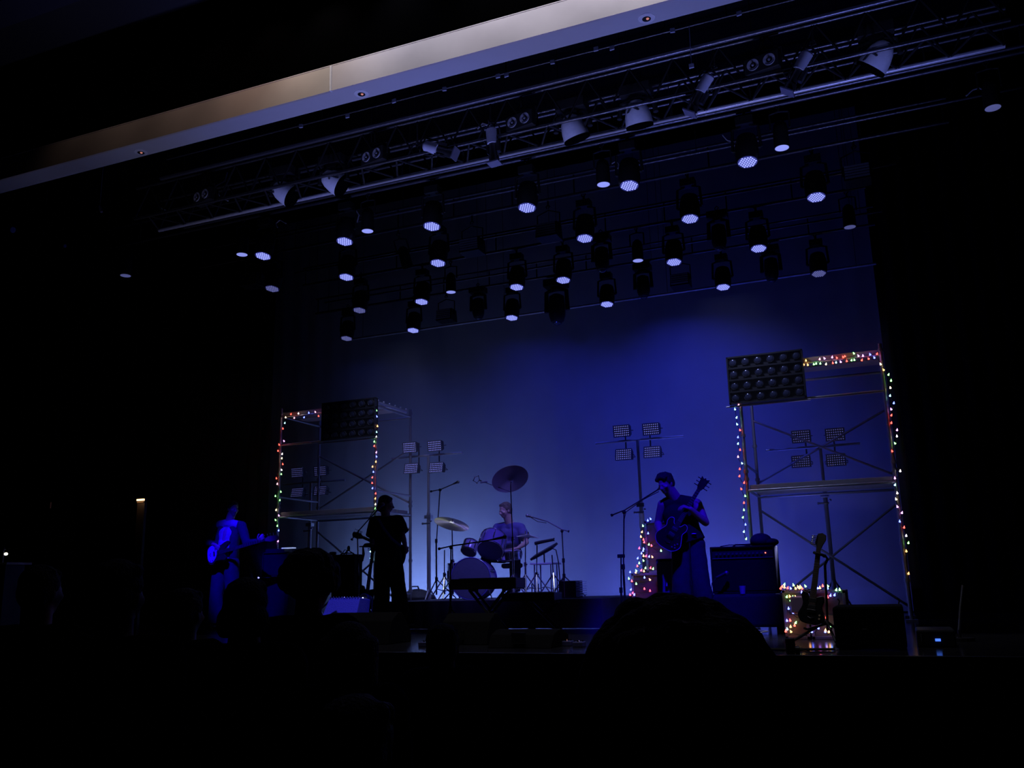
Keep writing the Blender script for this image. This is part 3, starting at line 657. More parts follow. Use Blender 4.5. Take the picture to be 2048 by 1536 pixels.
fairy('string of coloured lights along the top and outer right post of the right tower', [(655,243,'o'),(670,215,'o'),(683,245,'o'),(725,240,'g'),(741,236,'g'),(766,205,'p'),(770,236,'g'),(800,200,'m'),(810,240,'y'),(853,192,'m'),(858,232,'r'),(880,228,'c'),(886,195,'r'),(913,224,'m'),(930,190,'r'),(942,184,'r'),(955,218,'r'),(988,212,'g'),(1005,165,'g'),(1008,210,'g'),(1037,182,'m'),(1060,212,'r'),(1068,182,'m'),(1108,202,'r'),(1118,172,'b'),(1148,195,'b'),(1166,167,'r'),(1192,240,'y'),(1213,280,'o'),(1246,313,'g'),(1264,355,'g'),(1260,405,'y'),(1257,460,'c'),(1283,512,'b'),(1266,555,'m'),(1266,597,'r'),(1266,650,'r'),(1306,700,'m'),(1305,743,'w'),(1293,793,'g'),(1272,847,'r'),(1328,986,'w'),(1291,1036,'m'),(1291,1083,'c'),(1308,1140,'w'),(1300,1183,'y'),(1309,1235,'m'),(1340,1278,'m'),(1325,1338,'b'),(1355,1380,'r'),(1370,1438,'w'),(1385,1488,'g'),(1371,1546,'o'),(1386,1702,'o')], 3.491, 1420, 660, YF)
fairy('string of coloured lights down the left post of the right tower', [(200,525,'p'),(175,555,'c'),(185,613,'c'),(190,660,'c'),(210,700,'r'),(195,750,'b'),(195,795,'c'),(210,838,'r'),(196,887,'p'),(224,932,'c'),(208,972,'r'),(205,1022,'r'),(238,1068,'r'),(219,1112,'r'),(246,1160,'g'),(237,1208,'r'),(237,1258,'g'),(229,1310,'g'),(248,1360,'b'),(236,1410,'c'),(252,1460,'g')], 3.491, 1420, 660, YF)
fairy('string of coloured lights tangled over the stacked crates beside the singer', [(328,127,'b'),(362,108,'b'),(272,190,'g'),(258,262,'o'),(332,278,'b'),(247,318,'o'),(277,352,'r'),(285,384,'r'),(341,410,'g'),(372,424,'r'),(485,484,'g'),(227,454,'r'),(279,461,'b'),(273,484,'b'),(254,515,'b'),(278,545,'o'),(305,547,'r'),(344,552,'b'),(382,557,'o'),(208,573,'b'),(278,600,'g'),(227,630,'g'),(205,664,'r'),(300,688,'g'),(360,687,'r'),(390,697,'g'),(193,720,'g'),(186,740,'o'),(250,715,'r'),(283,725,'o'),(119,735,'b'),(289,800,'b'),(105,813,'g'),(140,842,'r'),(355,826,'o'),(192,875,'g'),(288,933,'r'),(355,957,'r'),(127,942,'b'),(150,982,'r'),(120,1004,'r'),(168,1003,'b'),(255,1070,'o'),(152,1115,'g'),(122,1130,'r'),(130,1150,'r'),(187,1155,'c'),(230,1158,'g'),(122,1234,'o'),(125,1355,'r')], 5.906, 1240, 1020, 10.92, 0.0115)
YC = 9.2
fairy('string of coloured lights heaped over the crates behind the guitar on its stand', [(180,318,'r'),(203,288,'r'),(245,250,'g'),(248,300,'o'),(300,312,'r'),(355,318,'b'),(403,263,'g'),(438,320,'o'),(478,292,'o'),(503,312,'o'),(523,290,'o'),(550,318,'r'),(607,280,'g'),(815,313,'b'),(852,308,'o'),(900,275,'r'),(990,278,'g'),(985,318,'b'),(1130,345,'g'),(1190,340,'g'),(1100,432,'b'),(1030,440,'b'),(985,468,'r'),(545,385,'b'),(437,462,'o'),(385,465,'g'),(340,455,'o'),(285,462,'g'),(352,522,'g'),(530,572,'r'),(430,668,'o'),(318,662,'b'),(392,732,'b'),(520,790,'o'),(437,905,'g'),(345,865,'r'),(290,868,'b'),(420,952,'r'),(352,972,'o'),(295,1013,'c')], 8.535, 1540, 1140, YC - 0.03, 0.0105)
fairy('string of coloured lights lying along the floor in front of the right crates', [(268,1050,'r'),(360,1056,'o'),(668,1060,'o'),(715,1058,'b'),(820,960,'r'),(827,997,'b'),(963,817,'r'),(1022,970,'g'),(947,1035,'o'),(1028,1037,'b'),(943,1058,'b'),(1003,1060,'o')], 8.535, 1540, 1140, YC - 0.05, 0.0105)
# ---------------------------------------------------------------- boxes and stage gear
def pbox(x0, x1, ytop, ybase_z, Y, depth, name, m, parent, z0=None, bevel=0.008):
    """box with its front face at stage depth Y; x0,x1,ytop in pixels; base height z0 in metres"""
    a = at(x0, ytop, Y); b = at(x1, ytop, Y); z1 = (a.z + b.z)/2
    return MB().box((a.x, Y, z0), (b.x, Y + depth, z1)).build(name, m, parent, bevel=bevel), a.x, b.x, z1
CASE = mat('road_case', (0.03, 0.03, 0.035), 0.5)
TOLEX = mat('black_tolex', (0.012, 0.012, 0.014), 0.9, spec=0.12, bump=0.4, scale=120)
GRILLE = mat('grille_cloth', (0.012, 0.012, 0.015), 0.9, spec=0.1, bump=0.3, scale=200)
def amp(label, x0, x1, ytop, Y, depth, z0, knobs=10, cat='amplifier', led=True, name='guitar_amplifier'):
    a, b = at(x0, ytop, Y), at(x1, ytop, Y); z1 = (a.z+b.z)/2; xa, xb = a.x, b.x; h = z1-z0; W = xb-xa
    t = thing(name, label, cat, ((xa+xb)/2, Y+depth/2, z0))
    MB().box((xa, Y+0.03, z0), (xb, Y+depth, z1)).build('cabinet', TOLEX, t, bevel=0.012)
    b_ = MB(); e = 0.02
    b_.box((xa, Y, z0), (xa+e, Y+0.05, z1)); b_.box((xb-e, Y, z0), (xb, Y+0.05, z1)); b_.box((xa, Y, z1-e), (xb, Y+0.05, z1)); b_.box((xa, Y, z0), (xb, Y+0.05, z0+e))
    b_.build('front_rim', TOLEX, t, bevel=0.004)
    MB().box((xa+e, Y+0.018, z0+0.03), (xb-e, Y+0.04, z1-0.28*h if knobs else z1-e)).build('grille', GRILLE, t)
    if knobs:
        cp = MB().box((xa+e, Y+0.012, z1-0.24*h), (xb-e, Y+0.04, z1-0.1*h)).build('control_panel', mat('panel_black', (0.03, 0.03, 0.05), 0.3, 0.4), t)
        for k in range(knobs):
            x = xa + W*(0.1 + 0.7*k/(knobs-1))
            MB().cyl((x, Y+0.012, z1-0.16*h), (x, Y-0.008, z1-0.16*h), 0.012, 10).build('knob', mat('knob_grey', (0.12, 0.12, 0.15), 0.4, 0.5), cp, True)
        MB().box((xa+e, Y+0.006, z1-0.26*h), (xb-e, Y+0.03, z1-0.245*h)).build('trim_strip', ALU, t)
        if led: MB().ball((xb-0.14*W, Y+0.004, z1-0.16*h), 0.007, 8, 6).build('pilot_lamp', mat('red_pilot', (1, 0.1, 0.05), 0.3, emit=(1, 0.12, 0.08), es=5), t)
    xm = (xa+xb)/2
    MB().tube([(xm-0.12, Y+depth/2, z1), (xm-0.09, Y+depth/2, z1+0.02), (xm+0.09, Y+depth/2, z1+0.02), (xm+0.12, Y+depth/2, z1)], 0.01, 6).build('handle', RUB, t, True)
    return t, xa, xb, z1
# big amplifier on a covered case, right of the singer
cs, xa, xb, zt = amp('large guitar amplifier right of the singer with a row of knobs, on a covered case', 1419, 1548, 1092, 10.3, 0.34, at(1480, 1187, 10.3).z, 12)
zc = at(1480, 1187, 10.3).z
t = thing('covered_case', 'dark cloth covered case under the large amplifier right of the singer', 'case', ((xa+xb)/2, 10.5, 0))
MB().prism([(-0.42, 0.06), (0.46, 0.06), (0.39, zc-0.004), (-0.40, zc-0.004)], lambda a, c, d: Vector(((xa+xb)/2 + a, d, c)), 10.22, 10.8).build('cover', mat('case_cover', (0.02, 0.02, 0.025), 0.9, bump=0.3, scale=8), t, bevel=0.03)
for dx in (-0.33, 0.33):
    for y in (10.32, 10.72): MB().cyl(((xa+xb)/2+dx, y, 0.0), ((xa+xb)/2+dx, y, 0.13), 0.025, 10).build('foot', RUB, t)
p = at(1486, 1184, 10.26)
t2 = MB().lathe((p.x, 10.24, zc-0.003), (0, 0, 1), [(0.028, 0), (0.036, 0.085), (0.033, 0.085), (0.026, 0.005)], 16).build('plastic_cup', mat('frosted_cup', (0.3, 0.3, 0.4), 0.4), smooth=True)
tag(t2, 'plastic cup standing on the case edge in front of the large amplifier', 'cup')
t3 = thing('microphone', 'short microphone angled at the grille of the large amplifier', 'microphone', (at(1432,1150,10.2).x, 10.2, at(1432,1150,10.2).z))
MB().tube([at(1432,1156,10.16), at(1450,1147,10.22)], [0.017, 0.02], 10).build('body', K, t3, True)
MB().ball(at(1453,1146,10.23), 0.024, 12, 8).build('grille_ball', mat('mic_grille', (0.3, 0.3, 0.32), 0.4, 0.8), t3, True)
MB().tube([at(1432,1156,10.16), at(1424,1166,10.12), at(1422,1187,10.12)], 0.004, 6).build('clip_arm', K, t3, True)
# soft bag on the amplifier
o = MB().ball((at(1522,1088,10.45).x, 10.46, zt+0.055), (0.12, 0.13, 0.085), 20, 12).ball((at(1534,1088,10.45).x+0.04, 10.46, zt+0.035), (0.09, 0.11, 0.045), 16, 10).build('soft_bag', mat('bag_nylon', (0.02, 0.02, 0.025), 0.8, bump=0.5, scale=12), smooth='all')
tag(o, 'rounded black bag slumped on top of the large amplifier', 'bag')
p = at(1440, 1089, 10.4)
tag(MB().tube([(p.x, 10.4, zt+0.006), (p.x+0.1, 10.42, zt+0.02), (p.x+0.25, 10.38, zt+0.012), (p.x+0.32, 10.45, zt+0.006)], 0.006, 6).build('instrument_cable', RUB, smooth=True), 'black cable trailing over the top of the large amplifier', 'cable')

# stacked crates wound with lights, left of the singer
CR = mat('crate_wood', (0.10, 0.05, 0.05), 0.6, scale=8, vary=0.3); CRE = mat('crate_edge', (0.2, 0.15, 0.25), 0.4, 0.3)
def crate(label, x0, x1, ytop, Y, depth, z0, m=CR, grp=None, slats=3):
    a, b = at(x0, ytop, Y), at(x1, ytop, Y); z1 = (a.z+b.z)/2; e = 0.028
    t = thing('crate', label, 'crate', ((a.x+b.x)/2, Y+depth/2, z0), grp)
    MB().box((a.x+e, Y+0.02, z0+0.005), (b.x-e, Y+depth-0.02, z1-0.01)).build('panelling', m, t)
    bb = MB()
    for x in (a.x, b.x-e):
        for y in (Y, Y+depth-e): bb.box((x, y, z0), (x+e, y+e, z1))
    for z in (z0, z1-e):
        bb.box((a.x, Y, z), (b.x, Y+e, z+e)); bb.box((a.x, Y+depth-e, z), (b.x, Y+depth, z+e))
        bb.box((a.x, Y, z), (a.x+e, Y+depth, z+e)); bb.box((b.x-e, Y, z), (b.x, Y+depth, z+e))
    bb.build('edge_frame', CRE, t, bevel=0.003)
    xm = (a.x+b.x)/2
    MB().tube([(xm-0.06, Y+0.02, (z0+z1)/2+0.02), (xm-0.05, Y-0.008, (z0+z1)/2), (xm+0.05, Y-0.008, (z0+z1)/2), (xm+0.06, Y+0.02, (z0+z1)/2+0.02)], 0.006, 6).build('handle', KM, t, True)
    return t, z1
c1, z1 = crate('lower wide crate of the light-wound stack left of the singer', 1262, 1332, 1146, 11.0, 0.5, 0.0)
c2, z2 = crate('upper tall crate of the light-wound stack left of the singer', 1288, 1342, 1041, 11.0, 0.42, z1)
# blue-lit flat case between crates and singer
a, b = at(1311, 1118, 10.7), at(1345, 1118, 10.7)
t = thing('speaker_cabinet', 'pale-fronted speaker cabinet lit blue behind the singer, beside the crates', 'speaker', ((a.x+b.x)/2, 10.8, 0))
MB().box((a.x, 10.72, 0.0), (b.x+0.15, 10.98, a.z)).build('cabinet', TOLEX, t, bevel=0.01)
MB().box((a.x+0.01, 10.70, 0.42), (b.x+0.1, 10.725, a.z-0.03)).build('front_panel', mat('pale_grille', (0.22, 0.22, 0.26), 0.7), t)
MB().cyl(((a.x+b.x)/2+0.02, 10.70, 0.55), ((a.x+b.x)/2+0.02, 10.67, 0.50), 0.02, 10).build('microphone_clip', KM, t, True)

# crates behind the guitar at right
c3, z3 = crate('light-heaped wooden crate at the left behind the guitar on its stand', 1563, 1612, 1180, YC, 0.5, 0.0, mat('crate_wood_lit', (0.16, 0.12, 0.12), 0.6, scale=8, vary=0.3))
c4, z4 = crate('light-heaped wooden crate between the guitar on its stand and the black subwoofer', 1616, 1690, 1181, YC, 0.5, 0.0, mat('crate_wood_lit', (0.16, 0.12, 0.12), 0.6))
p = at(1600, 1205, YC-0.02)
tag(MB().box((p.x-0.09, YC-0.045, p.z-0.1), (p.x+0.06, YC-0.012, p.z+0.06)).build('small_suitcase', mat('mauve_vinyl', (0.3, 0.2, 0.35), 0.5), bevel=0.015), 'small mauve box leaning on the front of the left crate', 'box')

# flightcase, subwoofer and small gear stage right
def sub(label, x0, x1, ytop, Y, depth, z0=0.0, name='subwoofer', cat='speaker', horns=True):
    a, b = at(x0, ytop, Y), at(x1, ytop, Y); z1 = (a.z+b.z)/2
    t = thing(name, label, cat, ((a.x+b.x)/2, Y+depth/2, z0))
    MB().box((a.x, Y, z0+0.012), (b.x, Y+depth, z1)).build('cabinet', mat('speaker_black', (0.008, 0.008, 0.009), 0.9, spec=0.06), t, bevel=0.02)
    MB().box((a.x+0.03, Y-0.012, z0+0.04), (b.x-0.03, Y+0.001, z1-0.03)).build('grille', mat('speaker_grille', (0.006, 0.006, 0.007), 0.9, spec=0.05, bump=0.3, scale=250), t)
    for x in (a.x+0.04, b.x-0.04):
        MB().cyl((x, Y+0.05, z0), (x, Y+0.05, z0+0.014), 0.02, 8).build('foot', RUB, t)
    MB().box(((a.x+b.x)/2-0.05, Y-0.014, (z0+z1)/2-0.01), ((a.x+b.x)/2-0.02, Y-0.011, (z0+z1)/2)).build('badge', ALU, t)
    for x in (a.x+0.02, b.x-0.03):
        MB().tube([(x, Y+depth-0.02, z1), (x+0.01, Y+depth-0.02, z1+0.03), (x-0.005, Y+depth-0.02, z1+0.05)], 0.006, 5).build('cable_tail', RUB, t, True)
    return t
sub('black subwoofer at the right front of the stage', 1664, 1806, 1213, 7.9, 0.6)
t = thing('rack_unit', 'low black rack case at far right with a small glowing blue display', 'electronics', (at(1870,1285,8.2).x, 8.4, 0))
a, b = at(1832, 1260, 8.2), at(1910, 1260, 8.2)
MB().box((a.x, 8.2, 0.0), (b.x, 8.7, a.z)).build('case', K, t, bevel=0.015)
p = at(1876, 1280, 8.19)
MB().box((p.x-0.02, 8.188, p.z-0.010), (p.x+0.02, 8.201, p.z+0.010)).build('display', mat('blue_display', (0.1, 0.2, 1), 0.3, emit=(0.07, 0.2, 1.0), es=1.3), t)
MB().box((a.x+0.03, 8.19, 0.05), (a.x+0.035, 8.2, a.z-0.03)).build('rack_rail', ALU, t)
for k, (x, y, lab) in enumerate([(1890, 1245, 'coiled cable end hanging faintly in the far right wing'), ]):
    o = MB().tube([at(1922, 1195, 9), at(1924, 1205, 9), at(1921, 1215, 9)] , 0.012, 6)
    o.tube([at(1984, 1246, 9), at(1985, 1258, 9), at(1990, 1264, 9)], 0.012, 6)
pole = thing('stage_pole', 'faint pole with a base leaning in the far right wing', 'stand', (at(1955,1250,9).x, 9.0, 0))
MB().tube([at(1926, 1170, 9), at(1921, 1215, 9), at(1918, 1262, 9)], 0.012, 6).build('shaft', mat('dim_steel', (0.3, 0.3, 0.32), 0.4, 0.7), pole, True)
q = at(1918, 1262, 9); MB().cyl((q.x, 9, 0), (q.x, 9, 0.03), 0.12, 16).build('base', K, pole); MB().cyl((q.x, 9, 0.02), (q.x, 9, q.z+0.01), 0.014, 8).build('lower_shaft', KM, pole)
# small dark canister at the stage edge
p = atz(1580, 1312, 0)
t = thing('stage_edge_microphone', 'small black boxy microphone standing at the stage edge before the reflections', 'microphone', (p.x, p.y+0.2, 0))
Yp = p.y+0.2; a, b, c = at(1570, 1276, Yp), at(1589, 1276, Yp), at(1580, 1276, Yp)
MB().box((a.x, Yp-0.03, 0.0), (b.x, Yp+0.03, a.z)).build('body', K, t, bevel=0.012)
MB().cyl((b.x, Yp, 0.03), (b.x+0.03, Yp, 0.03), 0.03, 12).build('side_knob', K, t, True)
# cable along the stage edge
tag(MB().tube([(atz(1430,1300).x, 7.8, 0.012), (atz(1500,1300).x, 7.82, 0.012), (atz(1600,1300).x, 7.8, 0.012), (atz(1672,1300).x, 7.83, 0.012)], 0.012, 6).build('floor_cable', RUB, smooth=True), 'thick black cable along the shiny floor by the stage edge', 'cable')

# guitar builder --------------------------------------------------------------
def interp(pts, n=8):
    """closed Catmull-Rom outline"""
    out = []; N = len(pts)
    for i in range(N):
        p0, p1, p2, p3 = [Vector(pts[(i+k-1) % N]) for k in range(4)]
        for k in range(n):
            t = k/n
            out.append(tuple(0.5*((2*p1) + (-p0+p2)*t + (2*p0-5*p1+4*p2-p3)*t*t + (-p0+3*p1-3*p2+p3)*t**3)))
    return out
def guitar(name, label, kind, M, body_m, guard_m=None, scale=1.0, neck_m=None):
    """local x runs along the neck, z out of the face; origin at the bridge"""
    t = thing(name, label, 'guitar'); sc = scale
    if kind == 'semi':
        out = [(-0.17,0),(-0.15,0.12),(-0.06,0.185),(0.04,0.155),(0.11,0.125),(0.18,0.145),(0.235,0.13),(0.25,0.085),(0.20,0.055),(0.185,0.03),(0.185,-0.03),(0.20,-0.055),(0.25,-0.085),(0.235,-0.13),(0.18,-0.145),(0.11,-0.125),(0.04,-0.155),(-0.06,-0.185),(-0.15,-0.12)]; th = 0.042; nl = 0.58; nj = 0.18
    elif kind == 'bass':
        out = [(-0.15,0.01),(-0.13,0.12),(-0.05,0.165),(0.05,0.13),(0.12,0.12),(0.20,0.15),(0.27,0.16),(0.30,0.125),(0.25,0.08),(0.20,0.045),(0.18,0.0),(0.19,-0.05),(0.22,-0.10),(0.19,-0.14),(0.12,-0.125),(0.02,-0.125),(-0.06,-0.17),(-0.13,-0.12)]; th = 0.04; nl = 0.82; nj = 0.16
    else:
        out = [(-0.15,0),(-0.13,0.11),(-0.05,0.155),(0.04,0.12),(0.10,0.115),(0.17,0.14),(0.22,0.125),(0.21,0.07),(0.165,0.04),(0.16,-0.01),(0.175,-0.06),(0.185,-0.11),(0.13,-0.125),(0.06,-0.11),(-0.02,-0.135),(-0.09,-0.15),(-0.14,-0.09)]; th = 0.04; nl = 0.6; nj = 0.15
    poly = [(a*sc, b*sc) for a, b in interp(out, 5)]
    MB().prism(poly, lambda a, b, d: Vector((a, b, d)), -th*sc, 0).build('body', body_m, t, bevel=0.006, local=True)
    if kind == 'semi':
        b = MB(); n = len(poly); ring = [Vector((a*1.0, b2*1.0, 0.0)) for a, b2 in poly]
        b.tube(ring + [ring[0]], 0.0035, 5, cap=False); b.build('edge_binding', mat('cream_binding', (0.6, 0.58, 0.55), 0.4), t, True, local=True)
        for s in (-1, 1): MB().prism([(0.02*sc, s*0.09*sc), (0.05*sc, s*0.105*sc), (0.07*sc, s*0.095*sc), (0.04*sc, s*0.085*sc)], lambda a, b2, d: Vector((a, b2, d)), 0, 0.001).build('sound_hole', K, t, local=True)
    if guard_m:
        if kind == 'bass': g = [(-0.135,0.0),(-0.12,0.10),(-0.05,0.145),(0.02,0.12),(0.06,0.05),(0.04,-0.03),(0.0,-0.09),(-0.06,-0.13),(-0.12,-0.09)]
        else: g = [(-0.02,-0.10),(0.0,0.03),(0.10,0.08),(0.16,0.05),(0.155,-0.04),(0.10,-0.09)]
        MB().prism([(a*sc, b*sc) for a, b in interp(g, 4)], lambda a, b, d: Vector((a, b, d)), 0.0005, 0.0035).build('pickguard', guard_m, t, local=True)
    nm = neck_m or mat('maple_neck', (0.22, 0.13, 0.08), 0.45); fb = mat('fretboard', (0.05, 0.03, 0.025), 0.5)
    xe = (nj + nl)*sc if kind != 'x' else 0
    b = MB(); b.add([(nj*sc-0.03, -0.028, -0.002), (nj*sc-0.03, 0.028, -0.002), (xe, 0.021, -0.002), (xe, -0.021, -0.002), (nj*sc-0.03, -0.018, -0.026), (nj*sc-0.03, 0.018, -0.026), (xe, 0.014, -0.022), (xe, -0.014, -0.022)],
          [(0,3,2,1),(4,5,6,7),(0,1,5,4),(1,2,6,5),(2,3,7,6),(3,0,4,7)]); b.build('neck', nm, t, bevel=0.004, local=True)
    b = MB(); b.add([(nj*sc-0.06, -0.028, 0.006), (nj*sc-0.06, 0.028, 0.006), (xe, 0.021, 0.006), (xe, -0.021, 0.006), (nj*sc-0.06, -0.028, -0.002), (nj*sc-0.06, 0.028, -0.002), (xe, 0.021, -0.002), (xe, -0.021, -0.002)],
          [(0,1,2,3),(4,7,6,5),(0,4,5,1),(1,5,6,2),(2,6,7,3),(3,7,4,0)]); fbo = b.build('fretboard', fb, t, local=True)
    b = MB()
    for k in range(1, 20):
        x = xe - (xe + 0.0)*(1 - 2**(-k/12.0))
        if x > nj*sc-0.05: b.box((x-0.001, -0.024, 0.006), (x+0.001, 0.024, 0.0075))
    b.build('fret_wire', ALU, fbo, local=True)
    hl = 0.19*sc if kind != 'bass' else 0.23*sc
    if kind == 'semi': hp = [(0, -0.024), (0.04, -0.04), (hl, -0.05), (hl-0.02, -0.015), (hl, 0.0), (hl-0.02, 0.015), (hl, 0.05), (0.04, 0.04), (0, 0.024)]
    else: hp = [(0, -0.022), (0.03, -0.03), (0.08, -0.05), (hl-0.02, -0.045), (hl, -0.01), (hl-0.01, 0.03), (0.05, 0.045), (0.02, 0.028), (0, 0.022)]
    hd = MB().prism(hp, lambda a, b, d: Vector((xe + a, b, d - a*0.15)), -0.018, -0.003).build('headstock', body_m if kind == 'semi' else nm, t, bevel=0.003, local=True)
    n = 3 if kind == 'semi' else (4 if kind == 'bass' else 6)
    for k in range(n):
        x = xe + 0.035 + k*(hl-0.07)/max(1, n-1)
        for s in ((-1, 1) if kind == 'semi' else (1,)):
            b = MB(); b.cyl((x, s*0.035, -0.012 - 0.15*(x-xe)), (x, s*0.07, -0.012 - 0.15*(x-xe)), 0.005, 6); b.ball((x, s*0.075, -0.012 - 0.15*(x-xe)), (0.007, 0.011, 0.005), 8, 5)
            b.cyl((x, s*0.03, -0.003 - 0.15*(x-xe)), (x, s*0.03, 0.008 - 0.15*(x-xe)), 0.004, 6); b.build('tuning_peg', CHR, hd, True, local=True)
    for x in ((0.045*sc, 0.125*sc) if kind != 'bass' else (0.07*sc,)):
        MB().box((x-0.018, -0.035, 0), (x+0.018, 0.035, 0.008)).build('pickup', mat('pickup_metal', (0.4, 0.4, 0.42), 0.25, 0.9) if kind == 'semi' else K, t, bevel=0.002, local=True)
    MB().box((-0.012, -0.04, 0), (0.012, 0.04, 0.013)).build('bridge', CHR, t, bevel=0.002, local=True)
    b = MB(); b.tube([(-0.07*sc, -0.03, 0.006), (-0.085*sc, 0.0, 0.008), (-0.07*sc, 0.03, 0.006)], 0.004, 6); b.build('tailpiece', CHR, t, True, local=True)
    ns = 4 if kind == 'bass' else 6
    b = MB()
    for k in range(ns):
        y0 = (k/(ns-1) - 0.5)
        b.tube([(-0.07*sc, y0*0.055, 0.01), (0.0, y0*0.055, 0.016), (xe, y0*0.036, 0.009)], 0.0006 if kind != 'bass' else 0.001, 4)
    b.build('strings', mat('string_steel', (0.6, 0.6, 0.62), 0.25, 1.0), t, local=True)
    for (x, y) in ([(-0.06, -0.11), (-0.10, -0.09), (-0.03, -0.135), (-0.09, -0.13)] if kind == 'semi' else [(-0.04, -0.1), (-0.08, -0.1)]):
        MB().cyl((x*sc, y*sc, 0), (x*sc, y*sc, 0.014), 0.009, 10).build('knob', mat('amber_knob', (0.4, 0.3, 0.2), 0.2), t, True, local=True)
    t.matrix_world = M
    return t
BURST = mat('dark_lacquer', (0.04, 0.015, 0.02), 0.12, spec=0.8)
SUNB = mat('bass_lacquer', (0.03, 0.02, 0.02), 0.15)

# guitar on a stand, far right
Yg = 8.75
nb = at(1612, 1175, Yg); 
top = at(1638, 1092, Yg + 0.10); bot = at(1623, 1222, Yg - 0.02)
dirn = (top - bot).normalized()
guitar('electric_guitar', 'dark electric guitar upright on a stand at right, in front of the heaped lights', 'solid', frame(bot, dirn, Vector((-0.2, -1, 0.12))), mat('black_lacquer', (0.006, 0.006, 0.008), 0.3, spec=0.3), scale=0.78, neck_m=mat('ebony_neck', (0.01, 0.008, 0.008), 0.6, spec=0.2))
t = thing('guitar_stand', 'black folding guitar stand with a crooked neck rest at right', 'stand', (bot.x+0.06, Yg+0.1, 0))
fz = 0.0; cx = bot.x + 0.07
MB().tube([(cx+0.04, Yg+0.16, 0.10), at(1650, 1130, Yg+0.14), at(1655, 1118, Yg+0.14), at(1650, 1111, Yg+0.12), at(1640, 1108, Yg+0.1)], 0.012, 8).build('neck_arm', K, t, True)
MB().tube([at(1628,1105,Yg+0.08), at(1632,1107,Yg+0.06), at(1645,1110,Yg+0.08), at(1649,1113,Yg+0.1)], 0.014, 8).build('neck_rest', RUB, t, True)
for (dx, dy) in ((-0.26, -0.16), (0.12, -0.22), (0.2, 0.3)):
    MB().tube([(cx+0.04, Yg+0.12, 0.18), (cx+dx, Yg+dy+0.1, 0.015)], 0.013, 8).build('leg', K, t, True)
MB().tube([(cx-0.14, Yg-0.07, 0.13), (cx-0.12, Yg-0.03, 0.12), (cx+0.04, Yg+0.12, 0.16), (cx+0.08, Yg-0.03, 0.12), (cx+0.09, Yg-0.07, 0.13)], 0.011, 8).build('cradle', K, t, True)

# ---------------------------------------------------------------- microphone stands
def mic_stand(label, base, pole_top, arm, Y, mic=None, tripod=0.3, z0=0.0, m=None, mic_len=0.13, second=None, yarm=None):
    """base px; pole_top px; arm: pixel points along the boom; mic at the last point"""
    m = m or KM; yb = Y
    p = at(base[0], base[1], Y); bx = p.x; tp = at(pole_top[0], pole_top[1], Y)
    t = thing('microphone_stand', label, 'microphone stand', (bx, Y, z0))
    MB().cyl((bx, Y, z0+0.07), (bx, Y, z0+0.5*(tp.z-z0)+0.05), 0.013, 10).build('lower_tube', m, t, True)
    MB().tube([(bx, Y, z0+0.5*(tp.z-z0)), (tp.x, Y, tp.z)], 0.009, 8).build('upper_tube', m, t, True)
    b = MB(); b.cyl((bx, Y, z0+0.5*(tp.z-z0)+0.02), (bx, Y, z0+0.5*(tp.z-z0)+0.08), 0.02, 10); b.cyl((bx, Y, z0+0.28), (bx, Y, z0+0.33), 0.022, 10); b.build('clutch', RUB, t, True)
    for k in range(3):
        a = 2*math.pi*k/3 + 0.5
        MB().tube([(bx, Y, z0+0.30), (bx+tripod*math.cos(a), Y+tripod*math.sin(a), z0+0.012)], 0.009, 6).build('leg', m, t, True)
    if arm:
        ya = yarm or (lambda i: Y)
        pts = [at(a, c, ya(i)) for i, (a, c) in enumerate(arm)]
        MB().tube(pts, 0.0085, 8).build('boom_arm', m, t, True)
        MB().cyl(pts[0], pts[0].lerp(pts[1], 0.12), 0.017, 10).build('counterweight', RUB, t, True)
        MB().ball(tp, 0.024, 10, 8).build('swivel', RUB, t, True)
        e = pts[-1]; d = (pts[-1] - pts[-2]).normalized()
        mt = thing('microphone', mic or 'x', 'microphone', e)
        MB().tube([e - d*0.02, e + d*mic_len*0.7], [0.012, 0.018], 10).build('body', KM, mt, True)
        MB().ball(e + d*(mic_len*0.7 + 0.02), 0.026, 12, 8).build('grille_ball', mat('mic_grille', (0.3, 0.3, 0.32), 0.4, 0.8), mt, True)
        if second:
            MB().tube([at(a, c, Y-0.02) for a, c in second], 0.005, 6).build('cable', RUB, t, True)
    return t
mic_stand("tall boom microphone stand in front of the singer's face", (1253, 1262), (1248, 1024), [(1222, 1031), (1250, 1020), (1318, 978)], 10.55,
          "microphone at the singer's mouth", 0.32, second=[(1318, 983), (1300, 992), (1285, 1000), (1252, 1024), (1247, 1045)])
t = mic_stand('straight black stand leaning before the singer, almost hidden by his dark trousers', (1389, 1262), (1379, 1085), None, 10.0, tripod=0.25, m=K)
t = mic_stand('short black stand with a straight top close beside the singer\'s boom stand', (1246, 1262), (1242, 1112), None, 10.1, tripod=0.2)
q = at(1242, 1112, 10.1); MB().box((q.x-0.04, 10.08, q.z-0.02), (q.x+0.04, 10.13, q.z+0.02)).build('top_clip', RUB, t, bevel=0.005)
mic_stand('boom microphone stand at the guitarist with his back turned', (716, 1225), (715, 1067), [(703, 1080), (716, 1063), (741, 1035), (755, 1020)], 10.75,
          'microphone at the head of the guitarist with his back turned', 0.3, second=[(756, 1012), (745, 1025), (738, 1038)])
t = thing('large_diaphragm_microphone', 'fat black microphone held sideways beside the turned guitarist', 'microphone', at(735, 1093, 10.75))
MB().tube([at(719, 1093, 10.75), at(726, 1093, 10.75), at(730, 1091, 10.75), at(742, 1090, 10.75), at(749, 1091, 10.75)], [0.008, 0.01, 0.028, 0.032, 0.02], 12).build('body', KM, t, True)
